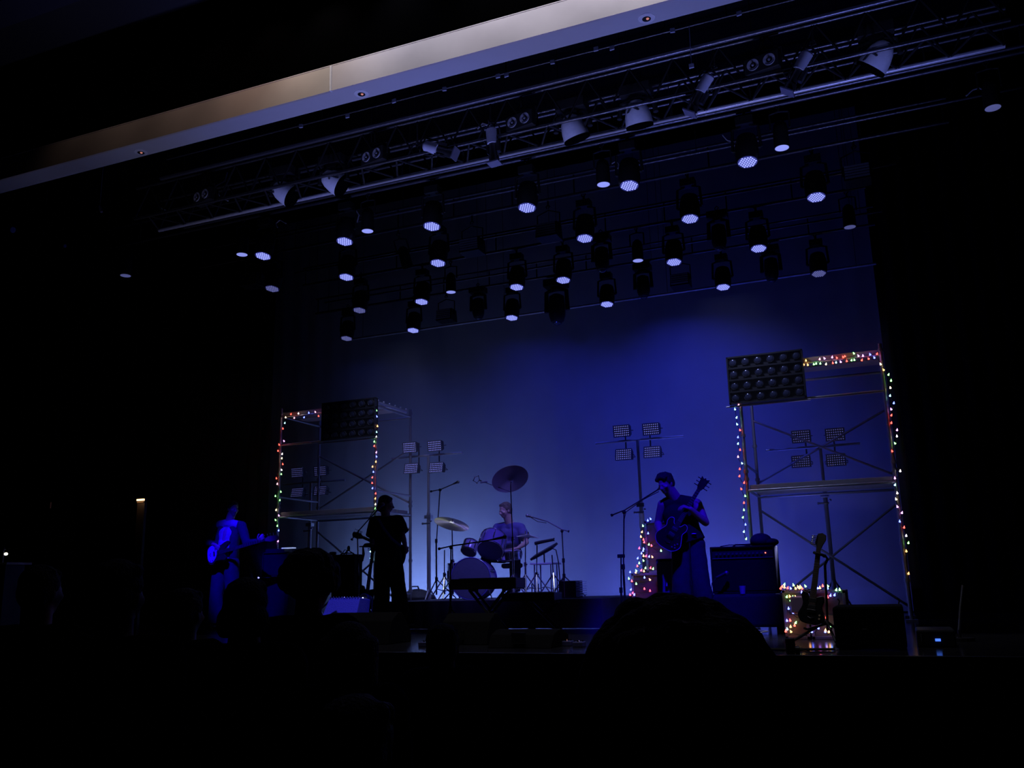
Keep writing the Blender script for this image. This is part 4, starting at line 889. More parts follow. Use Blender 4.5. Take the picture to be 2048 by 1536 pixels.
MB().tube([at(726, 1094, 10.75), at(727, 1108, 10.75), at(725, 1122, 10.75)], [0.012, 0.02, 0.012], 8).build('shock_mount', K, t, True)
MB().tube([at(725, 1122, 10.75), at(722, 1130, 10.75), at(718, 1124, 10.75), at(717, 1112, 10.75)], 0.005, 6).build('cable', RUB, t, True)
mic_stand('thin boom stand reaching high left of the drum kit', (873, 1180), (880, 980), [(861, 983), (881, 979), (909, 967)], 12.4,
          'small overhead microphone at the tip of the thin high boom left of the drums', 0.3, z0=0.37, mic_len=0.06)
mic_stand('black boom stand reaching over the front keyboard', (901, 1230), (902, 1095), [(877, 1098), (902, 1092), (970, 1082), (990, 1078)], 10.1,
          'long black microphone over the front keyboard', 0.28, m=K, mic_len=0.16)
mic_stand('boom stand with a long silvery arm right of the drummer', (1129, 1180), (1124, 1062), [(1138, 1063), (1124, 1059), (1095, 1043), (1064, 1034)], 12.3,
          'microphone at the tip of the silvery boom right of the drummer', 0.3, z0=0.37, mic_len=0.08, second=[(1062, 1035), (1075, 1043), (1093, 1046)])

# ---------------------------------------------------------------- left amplifier stack and blue-lit amplifier
sb, xa, xb, zt = amp('dark amplifier stack left of the turned guitarist with clutter on top', 664, 709, 1109, 11.3, 0.22, 0.33, 0, name='amplifier_stack')
t = thing('road_case', 'black road case under the amplifier stack left of the turned guitarist', 'case', ((xa+xb)/2, 11.5, 0))
MB().box((xa-0.04, 11.26, 0.02), (xb+0.03, 11.56, 0.326)).build('body', CASE, t, bevel=0.01)
b = MB()
for x in (xa-0.045, xb+0.025):
    for z in (0.02, 0.306): b.box((x, 11.25, z), (x+0.02, 11.28, z+0.02))
b.build('corner_guard', ALU, t)
for x in (xa, xb):
    MB().cyl((x, 11.4, 0), (x, 11.4, 0.022), 0.02, 8).build('foot', RUB, t)
p = at(666, 1106, 11.4); tag(MB().lathe((p.x, 11.4, zt), (0, 0, 1), [(0.05, 0), (0.055, 0.03), (0.05, 0.045), (0.03, 0.05)], 16).build('round_pedal', K, smooth=True), 'squat round black device on the left edge of the amplifier stack', 'device')
p = at(696, 1106, 11.4)
t = thing('table_tripod', 'small black tripod clutter standing on top of the amplifier stack', 'tripod', (p.x, 11.4, zt))
for (dx, dy) in ((-0.08, 0.02), (0.08, 0.03), (0.01, -0.07)): MB().tube([(p.x, 11.4, zt+0.07), (p.x+dx, 11.4+dy*0.8, zt+0.006)], 0.008, 6).build('leg', K, t, True)
MB().ball((p.x+0.01, 11.4, zt+0.09), (0.025, 0.02, 0.04), 10, 8).build('head', K, t, True)
MB().tube([(p.x+0.01, 11.4, zt+0.06), (p.x-0.06, 11.4, zt+0.07), (p.x-0.09, 11.4, zt+0.03)], 0.006, 6).build('strap', RUB, t, True)
# tilted-back pale amplifier
Yb = 9.7; a, b, c, d = at(659, 1196, Yb), at(720, 1194, Yb), at(642, 1243, Yb), at(716, 1240, Yb)
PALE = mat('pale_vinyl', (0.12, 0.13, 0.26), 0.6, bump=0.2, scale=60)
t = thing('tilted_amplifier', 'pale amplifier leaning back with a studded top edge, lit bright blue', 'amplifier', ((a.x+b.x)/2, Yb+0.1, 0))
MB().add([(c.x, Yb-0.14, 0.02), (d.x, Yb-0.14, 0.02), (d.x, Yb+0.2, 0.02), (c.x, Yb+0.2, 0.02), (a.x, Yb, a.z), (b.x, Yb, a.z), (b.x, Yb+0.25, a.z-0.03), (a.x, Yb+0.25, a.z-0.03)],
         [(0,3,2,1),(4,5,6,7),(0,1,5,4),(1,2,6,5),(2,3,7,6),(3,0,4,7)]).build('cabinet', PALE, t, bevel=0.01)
for k in range(11):
    MB().ball((a.x + (b.x-a.x)*(0.05+0.09*k), Yb-0.005, a.z+0.006), 0.011, 8, 5).build('stud', CHR, t, True)
e = at(663, 1232, Yb-0.14)
MB().obox((e.x+0.02, Yb-0.13, e.z-0.01), (1, 0, 0.5), (0, 1, 0), (-0.5, 0, 1), 0.14, 0.03, 0.1).build('handle_plate', K, t, bevel=0.006)
for x in (c.x+0.05, d.x-0.05): MB().cyl((x, Yb, 0), (x, Yb, 0.022), 0.018, 8).build('foot', RUB, t)
p = at(728, 1197, 10.2)
t = thing('stage_spotlight', 'small round stage lamp with a bright point beside the pale leaning amplifier', 'stage light', (p.x, 10.2, 0))
MB().lathe((p.x, 10.25, p.z-0.02), (0, -1, 0.15), [(0.03, -0.12), (0.07, -0.06), (0.08, 0.06), (0.07, 0.07), (0.06, 0.05)], 18).build('can', K, t, True)
MB().ball((p.x, 10.17, p.z+0.005), 0.011, 8, 6).build('lamp', mat('point_white', (1, 1, 1), 0.3, emit=(0.8, 0.85, 1), es=3), t)
MB().tube([(p.x-0.09, 10.25, p.z-0.02), (p.x-0.09, 10.25, 0.02), (p.x+0.09, 10.25, 0.02), (p.x+0.09, 10.25, p.z-0.02)], 0.01, 6).build('bracket', K, t, True)
MB().box((p.x-0.1, 10.2, 0), (p.x+0.1, 10.3, 0.02)).build('base', K, t)
# guitar standing behind the turned guitarist
Yq = 11.5; top = at(744, 1112, Yq); bot = at(733, 1200, Yq)
guitar('electric_guitar', 'electric guitar standing upright left of the turned guitarist', 'solid', frame(bot, (top-bot), Vector((0.3, -1, 0.1))), BURST, scale=0.9, neck_m=mat('ebony_neck', (0.01, 0.008, 0.008), 0.6, spec=0.2))
t = thing('guitar_stand', 'low black stand holding the guitar left of the turned guitarist', 'stand', (bot.x, Yq, 0))
for (dx, dy) in ((-0.2, -0.15), (0.2, -0.15), (0, 0.3)): MB().tube([(bot.x, Yq+0.06, 0.3), (bot.x+dx, Yq+dy, 0.015)], 0.011, 6).build('leg', K, t, True)
MB().tube([(bot.x-0.1, Yq-0.07, 0.14), (bot.x, Yq+0.06, 0.14), (bot.x+0.1, Yq-0.07, 0.14)], 0.011, 6).build('cradle', RUB, t, True)
# duffel bag right of the guitarist
p = at(834, 1187, 13.85)
t = thing('duffel_bag', 'dark duffel bag with a looped handle between the turned guitarist and the drums', 'bag', (p.x, 13.85, 0))
MB().ball((p.x, 13.85, 0.26), (0.36, 0.2, 0.27), 24, 14).build('body', mat('duffel', (0.05, 0.05, 0.055), 0.9, bump=0.6, scale=10), t, 'all')
MB().tube([(p.x-0.06, 13.75, 0.50), (p.x-0.05, 13.75, 0.57), (p.x+0.07, 13.75, 0.57), (p.x+0.1, 13.75, 0.49)], 0.014, 6).build('handle', RUB, t, True)

# bassist's amplifier on a cabinet, gear beside it
sb, xa, xb, zt = amp('dark bass amplifier head between the bassist and the left tower', 525, 575, 1104, 11.9, 0.35, at(550, 1155, 11.9).z + 0.01, 0, name='bass_amplifier')
zc = at(550, 1155, 11.9).z
t = thing('speaker_cabinet', 'black speaker cabinet with a bright top edge under the bass amplifier', 'speaker', ((xa+xb)/2, 12.1, 0))
MB().box((xa-0.05, 11.88, 0.0), (xb+0.05, 12.35, zc)).build('cabinet', TOLEX, t, bevel=0.01)
MB().box((xa-0.05, 11.865, zc-0.004), (xb+0.05, 11.88, zc+0.006)).build('top_strip', CHR, t)
MB().ball((xa-0.03, 11.86, zc+0.004), 0.012, 8, 6).build('pilot_lamp', mat('blue_pilot', (0.2, 0.2, 1), 0.3, emit=(0.25, 0.25, 1), es=3), t)
MB().box((xa, 11.87, 0.06), (xb, 11.885, zc-0.06)).build('grille', GRILLE, t)
t = thing('effects_unit', 'small device with a lit bar on top of the bass amplifier', 'device', ((xa+xb)/2, 12.0, zt))
MB().box((xa+0.02, 11.95, zt), (xb-0.1, 12.15, zt+0.05)).build('case', K, t, bevel=0.008)
q = at(565, 1094, 11.94); MB().box((q.x-0.02, 11.94, zt+0.05), (q.x+0.18, 12.05, zt+0.064)).build('lit_bar', mat('lit_bar', (0.6, 0.7, 0.9), 0.3, emit=(0.4, 0.5, 0.9), es=0.8), t)
a, b = at(577, 1104, 12.6), at(614, 1104, 12.6)
t = thing('flight_case', 'silvery equipment case right of the bass amplifier', 'case', ((a.x+b.x)/2, 12.8, 0))
MB().box((a.x, 12.6, 0), (b.x, 12.95, a.z)).build('body', mat('case_mauve', (0.25, 0.2, 0.3), 0.4, 0.3), t, bevel=0.01)
for zz in (a.z - 0.02, a.z*0.55): MB().box((a.x-0.005, 12.59, zz), (b.x+0.005, 12.61, zz+0.02)).build('metal_band', ALU, t)
MB().ball((b.x-0.04, 12.58, a.z-0.03), 0.02, 8, 6).build('latch', CHR, t)

# ---------------------------------------------------------------- wedge monitors along the stage front
def wedge(label, x0, x1, ytop, Y, depth=0.5):
    a, b = at(x0, ytop, Y+0.22), at(x1, ytop, Y+0.22); h = a.z
    t = thing('wedge_monitor', label, 'speaker', ((a.x+b.x)/2, Y+depth/2, 0), 'wedge monitors along the stage front')
    MB().prism([(0, 0.0), (0.08, h*0.75), (0.22, h), (0.30, h), (depth, 0.10), (depth, 0.0)], lambda u, v, d: Vector((d, Y+u, v)), a.x, b.x).build('cabinet', mat('speaker_black', (0.008, 0.008, 0.009), 0.9, spec=0.06), t, bevel=0.01)
    MB().box((a.x+0.25, Y-0.01, 0.05), (b.x-0.25, Y+0.02, 0.14)).build('rear_panel', KM, t)
    return t
wedge('wide wedge monitor below the turned guitarist, seen from behind', 662, 797, 1226, 8.3)
wedge('wedge monitor below the front keyboard, seen from behind', 897, 990, 1227, 8.3)
wedge('lowest wedge monitor right of the one below the keyboard', 993, 1117, 1259, 7.9)
for k, (px, py, lab) in enumerate([(1134, 1285, 'small effects pedal glinting blue right of the lowest wedge monitor'), (1158, 1287, 'second effects pedal glinting blue, farther right on the stage edge'), (850, 1287, 'small effects pedal left of the wedge monitor below the keyboard')]):
    p = atz(px, py, 0.03); t = thing('effects_pedal', lab, 'pedal', (p.x, p.y, 0), 'effects pedals on the stage floor')
    MB().box((p.x-0.05, p.y-0.05, 0), (p.x+0.05, p.y+0.06, 0.045)).build('case', mat('blue_enamel', (0.2, 0.2, 0.45), 0.3, 0.4), t, bevel=0.006)
    MB().cyl((p.x, p.y-0.02, 0.045), (p.x, p.y-0.02, 0.06), 0.012, 8).build('footswitch', CHR, t, True)
    for s in (-1, 1): MB().cyl((p.x+s*0.025, p.y+0.035, 0.045), (p.x+s*0.025, p.y+0.035, 0.058), 0.008, 8).build('knob', RUB, t, True)

# ---------------------------------------------------------------- drum riser and kit
RZ = 0.37; RY0, RY1 = 11.25, 13.35
rx1 = at(1203, 1197, RY0).x; rx0 = -6.75
t = thing('drum_riser', 'low black riser under the drum kit, skirted with cloth that hangs to the floor', 'riser', ((rx0+rx1)/2, (RY0+RY1)/2, 0))
MB().box((rx0, RY0, RZ-0.06), (rx1, RY1, RZ)).build('deck', mat('riser_deck', (0.05, 0.05, 0.06), 0.6), t, bevel=0.005)
b = MB(); n = 90; vs = []; fs = []
for i in range(n+1):
    x = rx0 + (rx1 - rx0)*i/n
    vs += [(x, RY0-0.004, RZ-0.005), (x, RY0-0.02-0.012*math.sin(i*0.9)-0.01*math.sin(i*0.37), 0.004)]
m_ = 20
for i in range(1, m_+1):
    y = RY0 + (RY1-RY0)*i/m_
    vs += [(rx1+0.004, y, RZ-0.005), (rx1+0.05+0.02*math.sin(i*1.3), y, 0.004)]
for i in range(n+m_): fs.append((2*i, 2*i+1, 2*i+3, 2*i+2))
b.add(vs, fs).build('skirt', mat('riser_skirt', (0.055, 0.045, 0.075), 0.85, bump=0.2, scale=6), t, True)
DR = RZ
WRAP = mat('drum_wrap', (0.25, 0.22, 0.42), 0.25, 0.2); HEADB = mat('drum_head_dark', (0.10, 0.11, 0.15), 0.5); HEADW = mat('drum_head', (0.5, 0.5, 0.55), 0.6)
def drum(name, label, c, axis, r, h, front=HEADB, rear=HEADW, lugs=8, hoop=CHR, cat='drum', shell=None):
    """axis points towards the shown head"""
    c = Vector(c); ax = Vector(axis).normalized(); t = thing(name, label, cat, c)
    MB().lathe(c, ax, [(r*0.97, -h/2), (r, -h/2+0.005), (r, h/2-0.005), (r*0.97, h/2)], 40).build('shell', shell or WRAP, t, True)
    MB().lathe(c, ax, [(r*0.985, h/2), (r*0.98, h/2+0.006), (0.001, h/2+0.007)], 40).build('head', front, t, True)
    MB().lathe(c, ax, [(0.001, -h/2-0.007), (r*0.98, -h/2-0.006), (r*0.985, -h/2)], 40).build('head', rear, t, True)
    u = ax.cross(Vector((0, 0, 1)) if abs(ax.z) < 0.9 else Vector((1, 0, 0))).normalized(); v = ax.cross(u)
    for s in (-1, 1):
        ring = [c + ax*(s*(h/2-0.003)) + (u*math.cos(2*math.pi*k/40) + v*math.sin(2*math.pi*k/40))*(r+0.006) for k in range(41)]
        MB().tube(ring, 0.009, 6, cap=False).build('hoop', hoop, t, True)
    for k in range(lugs):
        a = 2*math.pi*(k+0.5)/lugs; d = u*math.cos(a) + v*math.sin(a)
        b = MB().cyl(c + ax*(-h/2+0.01) + d*(r+0.012), c + ax*(h/2-0.01) + d*(r+0.012), 0.004, 6)
        b.cyl(c - ax*(h*0.18) + d*(r+0.008), c + ax*(h*0.18) + d*(r+0.008), 0.011, 6); b.build('lug', CHR, t, True)
    return t, u, v
def px2(px, py, Y): return at(px, py, Y)
bdc = at(948, 1165, 11.95); bdc.z = RZ + 0.29
t, u, v = drum('bass_drum', 'bass drum on the riser with a dark front head', bdc, (0.2, -1, 0.03), 0.285, 0.42, HEADB, HEADW, 8, mat('blue_hoop', (0.12, 0.12, 0.4), 0.3), shell=WRAP)
for s in (-1, 1): MB().tube([bdc + Vector((s*0.24, -0.08, -0.1)), Vector((bdc.x + s*0.38, bdc.y-0.22, RZ+0.01))], 0.009, 6).build('spur', CHR, t, True)
tc = at(984, 1088, 12.15)
drum('mounted_tom', 'large tilted tom above the bass drum showing its dark underside', tc, (0.08, -0.72, -0.72), 0.185, 0.27, HEADB)
tc2 = at(940, 1095, 12.35)
drum('small_tom', 'small tom left of the large tilted tom', tc2, (-0.05, -0.6, -0.8), 0.11, 0.17, HEADB)
sc_ = at(946, 1118, 12.6); drum('floor_tom', 'floor tom behind and left of the bass drum', (at(920,1140,12.5).x, 12.5, RZ+0.36), (0, 0, 1), 0.18, 0.34, HEADW)
for k in range(3):
    a = 2*math.pi*k/3
    x = at(920,1140,12.5).x + 0.19*math.cos(a); y = 12.5 + 0.19*math.sin(a)
    MB().cyl((x, y, RZ+0.005), (x, y, RZ+0.5), 0.008, 6).build('leg', CHR, bpy.data.objects['floor_tom'], True)
sn = at(1018, 1108, 12.35); drum('snare_drum', "snare drum between the large tom and the drummer's knee", (sn.x, 12.35, sn.z-0.02), (0, -0.1, 1), 0.165, 0.13, HEADW, shell=CHR)
def cym_stand(name, label, basepx, toppx, Y, z0=RZ, r=0.011, cat='stand', spread=0.26):
    q = at(toppx[0], toppx[1], Y); b0 = at(basepx[0], basepx[1], Y)
    t = thing(name, label, cat, (b0.x, Y, z0))
    zm = z0 + (q.z - z0)*0.5
    MB().cyl((b0.x, Y, z0+0.08), (b0.x, Y, zm), r*1.25, 10).build('lower_tube', CHR, t, True)
    MB().tube([(b0.x, Y, zm-0.02), q], r*0.8, 8).build('upper_tube', CHR, t, True)
    MB().cyl((b0.x, Y, zm-0.03), (b0.x, Y, zm+0.03), r*2, 10).build('collar', CHR, t, True)
    b = MB().ball((b0.x+0.03, Y-0.02, zm), 0.014, 8, 6); b.build('wing_nut', CHR, t, True)
    for k in range(3):
        a = 2*math.pi*k/3 + 0.9
        MB().tube([(b0.x, Y, z0+0.34), (b0.x+spread*math.cos(a), Y+spread*math.sin(a), z0+0.015)], 0.009, 6).build('leg', CHR, t, True)
        MB().tube([(b0.x, Y, z0+0.12), (b0.x+0.55*spread*math.cos(a), Y+0.55*spread*math.sin(a), z0+0.16)], 0.006, 6).build('leg_strut', CHR, t, True)
    return t, q
def cym_mat(name, col, rough):
    m = mat(name, col, rough, 1.0, scale=3, vary=0.12); nt = m.node_tree; b_ = nt.nodes['Principled BSDF']
    tg = nt.nodes.new('ShaderNodeTangent'); tg.direction_type = 'RADIAL'; tg.axis = 'Z'
    nt.links.new(tg.outputs[0], b_.inputs['Tangent']); b_.inputs['Anisotropic'].default_value = 0.7
    return m
BRZ = cym_mat('cymbal_bronze', (0.85, 0.80, 0.58), 0.42)
BRZD = cym_mat('cymbal_dark', (0.6, 0.55, 0.62), 0.40)
def cymbal(label, c, axis, r, m, name='cymbal'):
    t = thing(name, label, 'cymbal', (0, 0, 0))
    MB().lathe((0, 0, 0), (0, 0, 1), [(0.001, 0.026), (0.02, 0.024), (0.035, 0.012), (0.05, 0.004), (r*0.6, -0.006), (r, -0.022), (r, -0.0235), (r*0.6, -0.0085), (0.05, 0.001), (0.001, 0.018)], 56).build('plate', m, t, True)
    MB().lathe((0, 0, 0), (0, 0, 1), [(0.012, 0.024), (0.012, 0.05), (0.004, 0.055)], 10).build('wing_nut', CHR, t, True)
    z = Vector(axis).normalized(); x = Vector((1, 0, 0)); x = (x - z*x.dot(z)).normalized(); y = z.cross(x)
    t.matrix_world = Matrix.Translation(Vector(c)) @ Matrix((x, y, z)).transposed().to_4x4()
Y1 = 12.0
t, q = cym_stand('cymbal_stand', 'chrome stand under the big pale cymbal left of the drums', (906, 1185), (904, 1048), Y1)
cymbal('big pale bronze crash cymbal tilted left of the drums', q + Vector((0, 0, 0.02)), (0.40, -0.25, 0.92), 0.265, BRZ)
t, q = cym_stand('cymbal_stand', "tall chrome stand passing in front of the drummer's face", (1028, 1190), (1021, 962), 11.9)
spot('high_cymbal_fill', (q.x+0.12, 12.25, 0.95), (q.x+0.02, 11.92, 2.1), 12, (0.45, 0.45, 1.0), 34, 0.8, 0.04)  # added mid-air spot for a highlight on the high cymbal's underside
cymbal('big dark cymbal held high above the drummer', q + Vector((0, 0, 0.012)), (0.45, -0.50, -0.80), 0.27, BRZD)
MB().cyl((at(1022,952,11.9).x, 11.9, at(1022,952,11.9).z), (q.x, 11.9, q.z), 0.006, 8).build('tilter', CHR, t, True)
t, q = cym_stand('hi_hat_stand', 'chrome stand with a small dark cymbal right of the drummer', (1052, 1180), (1051, 1062), 12.2)
cymbal('small dark cymbal beside the drummer\'s forearm', at(1056, 1071, 12.2), (0.12, -0.05, 1), 0.17, BRZD, 'hi_hat_cymbal')
cym_stand('percussion_stand', 'chrome stand under the electronics table right of the drummer', (1074, 1183), (1074, 1102), 12.1)
cym_stand('percussion_stand', 'chrome stand at the right end of the electronics table', (1108, 1185), (1104, 1110), 12.1)
cym_stand('percussion_stand', 'short chrome stand left of the bass drum', (889, 1185), (889, 1100), 12.3)
p = at(942, 959, 13.3)
t = thing('overhead_microphone', 'clamped overhead microphone glinting to the left of the highest cymbal', 'microphone', at(960, 961, 11.9))
MB().tube([at(1022, 984, 11.9), at(990, 972, 11.9), at(962, 962, 11.9)], 0.006, 6).build('arm', KM, t, True)
MB().tube([at(961, 965, 11.88), at(975, 963, 11.88)], 0.014, 8).build('pale_body', ALU, t, True)
b = MB()
for a_, c_ in ((947, 961), (950, 954), (957, 952), (954, 966), (959, 960)): b.ball(at(a_, c_, 11.9), 0.012, 8, 5)
b.tube([at(947, 961, 11.9), at(950, 954, 11.9), at(957, 952, 11.9), at(959, 960, 11.9), at(954, 966, 11.9), at(947, 961, 11.9)], 0.006, 6).cyl(at(959, 960, 11.9), at(964, 963, 11.89), 0.01, 6)
b.build('clamp', CHR, t, True)
p = atz(1480, 1270, 0.0)
tag(MB().tube([(p.x + (0.10+0.012*k)*math.cos(k*0.8) , p.y + (0.08+0.01*k)*math.sin(k*0.8), 0.008 + 0.0016*k) for k in range(22)], 0.006, 6).build('coiled_cable', mat('pale_cable', (0.75, 0.78, 0.85), 0.4), smooth=True), 'pale coiled cable on the bright floor under the large amplifier', 'cable')
# drum pedals / chrome hardware
for k, (px, py, lab) in enumerate([(1006, 1180, 'chrome bass drum pedal behind the front keyboard'), (1060, 1180, 'chrome hi-hat pedal leaning right of the drummer')]):
    p = at(px, py, 11.7 + 0.2*k); t = thing('drum_pedal', lab, 'pedal', (p.x, 11.7 + 0.2*k, RZ))
    y = 11.7 + 0.2*k
    MB().obox((p.x, y+0.1, RZ+0.06), (0.3, 1, 0.25), (1, -0.3, 0), (0, -0.2, 1), 0.28, 0.09, 0.012).build('footboard', CHR, t, bevel=0.003)
    MB().box((p.x-0.05, y-0.05, RZ), (p.x+0.05, y+0.22, RZ+0.012)).build('base_plate', CHR, t)
    for s in (-1, 1): MB().cyl((p.x+s*0.05, y+0.2, RZ+0.01), (p.x+s*0.05, y+0.2, RZ+0.2), 0.008, 6).build('post', CHR, t, True)
# electronics table and laptop stand right of the drummer
a, b = at(1062, 1128, 12.15), at(1108, 1124, 12.15)
t = thing('percussion_table', 'small pale topped table right of the drummer', 'table', ((a.x+b.x)/2, 12.25, RZ))
MB().box((a.x, 12.1, a.z-0.012), (b.x, 12.45, a.z+0.012)).build('top', mat('pale_top', (0.55, 0.6, 0.65), 0.5), t, bevel=0.004)
for x in (a.x+0.05, b.x-0.05):
    for y in (12.15, 12.4): MB().cyl((x, y, RZ), (x, y, a.z-0.01), 0.01, 6).build('leg', CHR, t, True)
t = thing('sampling_pad', 'tilted black sampling pad standing over the pale table', 'instrument', (a.x+0.12, 12.25, a.z+0.012))
ctr = at(1088, 1103, 12.2); dd = (at(1108, 1090, 12.2) - at(1062, 1116, 12.2)).normalized()
MB().obox(ctr, dd, (0, 1, 0.3), dd.cross(Vector((0, 1, 0.3))), 0.38, 0.24, 0.035).build('body', K, t, bevel=0.008)
for i in range(3):
    for j in range(2):
        MB().obox(ctr + dd*(-0.11+0.11*i) + Vector((0, 1, 0.3)).normalized()*(-0.055+0.11*j) + dd.cross(Vector((0, 1, 0.3))).normalized()*(-0.02), dd, (0, 1, 0.3), dd.cross(Vector((0, 1, 0.3))), 0.095, 0.095, 0.01).build('pad', mat('pad_rubber', (0.12, 0.12, 0.16), 0.5), t, bevel=0.003)
MB().cyl(ctr, (ctr.x, ctr.y, a.z+0.01), 0.012, 8).build('post', CHR, t)
t = thing('clamp_microphone', 'black cylindrical microphone lying level above the sampling pad', 'microphone', at(1090, 1085, 12.1))
MB().tube([at(1070, 1087, 12.1), at(1082, 1084, 12.1), at(1108, 1079, 12.1)], [0.026, 0.024, 0.02], 12).build('body', KM, t, True)
for k in range(2): MB().ball(at(1108, 1077+4*k, 12.09), 0.012, 8, 6).build('plug', CHR, t)
MB().tube([at(1074, 1090, 12.1), at(1074, 1102, 12.1)], 0.01, 8).build('clamp_arm', CHR, t, True)
tag(MB().tube([at(1100, 1095, 12.15), at(1112, 1100, 12.15), at(1117, 1125, 12.15), at(1120, 1160, 12.15), (at(1122,1190,12.15).x, 12.15, RZ+0.01)], 0.008, 6).build('cable_bundle', RUB, smooth=True), 'loop of black cable hanging right of the sampling pad', 'cable')
a, b = at(1117, 1162, 12.0), at(1158, 1162, 12.0)
t = thing('power_amplifier', 'small black amplifier with bright cooling fins at the right end of the riser', 'amplifier', ((a.x+b.x)/2, 12.2, RZ))
MB().box((a.x, 12.0, RZ), (b.x-0.05, 12.3, a.z)).build('case', K, t, bevel=0.006)
for k in range(7):
    z = RZ + 0.03 + (a.z-RZ-0.05)*k/6
    MB().box((b.x-0.05, 12.0, z), (b.x+0.01, 12.3, z+0.008)).build('cooling_fin', mat('fin_metal', (0.6, 0.62, 0.75), 0.3, 0.6), t)
MB().box((a.x+0.08, 11.995, RZ+0.01), (a.x+0.085, 12.0, a.z-0.01)).build('trim_line', ALU, t)
p = at(1091, 1174, 11.7)
t = thing('foot_switch', 'small foot switch with two violet lamps on the riser by the drum stands', 'pedal', (p.x, 11.7, RZ))
MB().box((p.x-0.11, 11.66, RZ), (p.x+0.1, 11.78, RZ+0.05)).build('case', K, t, bevel=0.008)
for dx in (-0.05, 0.04): MB().ball((p.x+dx, 11.68, RZ+0.055), 0.014, 8, 6).build('lamp', mat('red_violet_lamp', (0.8, 0.2, 0.6), 0.3, emit=(0.7, 0.25, 0.8), es=1.0), t, True)
# drummer's throne
p = at(1024, 1130, 12.95)
t = thing('drum_throne', 'round black drum stool under the drummer', 'stool', (p.x, 12.95, RZ))
MB().lathe((p.x, 12.95, RZ+0.44), (0, 0, 1), [(0.14, 0), (0.165, 0.02), (0.165, 0.06), (0.14, 0.075), (0.001, 0.078)], 24).build('seat', CLOTH, t, True)
MB().cyl((p.x, 12.95, RZ+0.05), (p.x, 12.95, RZ+0.45), 0.016, 10).build('post', CHR, t, True)
for k in range(3):
    a = 2*math.pi*k/3; MB().tube([(p.x, 12.95, RZ+0.3), (p.x+0.24*math.cos(a), 12.95+0.24*math.sin(a), RZ+0.012)], 0.01, 6).build('leg', CHR, t, True)
THX, THZ = p.x, RZ + 0.515

# ---------------------------------------------------------------- keyboards on folding stands
def keyboard(label, xl, xr, ytop, Y, depth, th, zoff=0.0, turn=0.0, name='keyboard'):
    a, b = at(xl, ytop, Y), at(xr, ytop, Y); xm = (a.x+b.x)/2; W = b.x-a.x; z1 = (a.z+b.z)/2; z0 = z1 - th
    t = thing(name, label, 'keyboard', (xm, Y+depth/2, z0))
    R = Matrix.Rotation(turn, 3, 'Z')
    def P(x, y, z): v = R @ Vector((x, y - depth/2, 0)); return Vector((xm + v.x, Y + depth/2 + v.y, z))
    vs = [P(x, y, z) for z in (z0, z1) for (x, y) in ((-W/2, 0), (W/2, 0), (W/2, depth), (-W/2, depth))]
    MB().add(vs, [(0,3,2,1),(4,5,6,7),(0,1,5,4),(1,2,6,5),(2,3,7,6),(3,0,4,7)]).build('body', K, t, bevel=0.01)
    bb = MB(); n = 40
    for k in range(n):
        x0 = -W/2+0.06 + (W-0.16)*k/n; x1 = x0 + (W-0.16)/n - 0.002
        vs = [P(x, y, z) for z in (z1, z1+0.008) for (x, y) in ((x0, depth-0.16), (x1, depth-0.16), (x1, depth-0.01), (x0, depth-0.01))]
        bb.add(vs, [(0,3,2,1),(4,5,6,7),(0,1,5,4),(1,2,6,5),(2,3,7,6),(3,0,4,7)])
    bb.build('keys', mat('ivory_keys', (0.6, 0.6, 0.6), 0.4), t)
    vs = [P(x, y, z) for z in (z1, z1+0.006) for (x, y) in ((-W*0.12, 0.01), (W/2-0.02, 0.01), (W/2-0.02, depth-0.19), (-W*0.12, depth-0.19))]
    MB().add(vs, [(0,3,2,1),(4,5,6,7),(0,1,5,4),(1,2,6,5),(2,3,7,6),(3,0,4,7)]).build('control_surface', mat('control_blue_grey', (0.2, 0.2, 0.26), 0.4), t)
    return t, xm, W, z0
def xstand(label, xm, W, Y0, Y1, z0):
    t = thing('keyboard_stand', label, 'stand', (xm, (Y0+Y1)/2, 0), 'folding keyboard stands')
    for y in (Y0, Y1):
        for s in (-1, 1):
            MB().obox((xm, y + (0.02 if s > 0 else -0.02), z0/2), (s*W, 0, z0-0.03), (0, 1, 0), (-(z0-0.03), 0, s*W), math.hypot(W, z0-0.03), 0.02, 0.032).build('leg', mat('stand_paint', (0.06, 0.06, 0.07), 0.4, 0.3), t, bevel=0.003)
    for s in (-1, 1):
        MB().box((xm+s*W/2-0.015, Y0-0.03, z0-0.025), (xm+s*W/2+0.015, Y1+0.03, z0)).build('top_rail', RUB, t)
        MB().box((xm+s*W/2-0.015, Y0-0.06, 0), (xm+s*W/2+0.015, Y1+0.06, 0.022)).build('floor_rail', RUB, t)
    MB().cyl((xm, Y0-0.03, z0/2), (xm, Y1+0.03, z0/2), 0.018, 12).build('pivot', KM, t)
k1, xm, W, z0 = keyboard('black stage keyboard seen from behind on a folding stand before the bass drum', 899, 1031, 1157, 9.9, 0.3, 0.125)
xstand('folding cross-legged stand under the black stage keyboard', xm+0.02, 0.44, 10.0, 10.16, z0)
k2, xm2, W2, z02 = keyboard('low dark keyboard seen from behind to the right of the black stage keyboard', 1002, 1108, 1186, 10.7, 0.3, 0.10)
xstand('folding stand under the low dark keyboard', xm2+0.14, 0.36, 10.8, 10.96, z02)

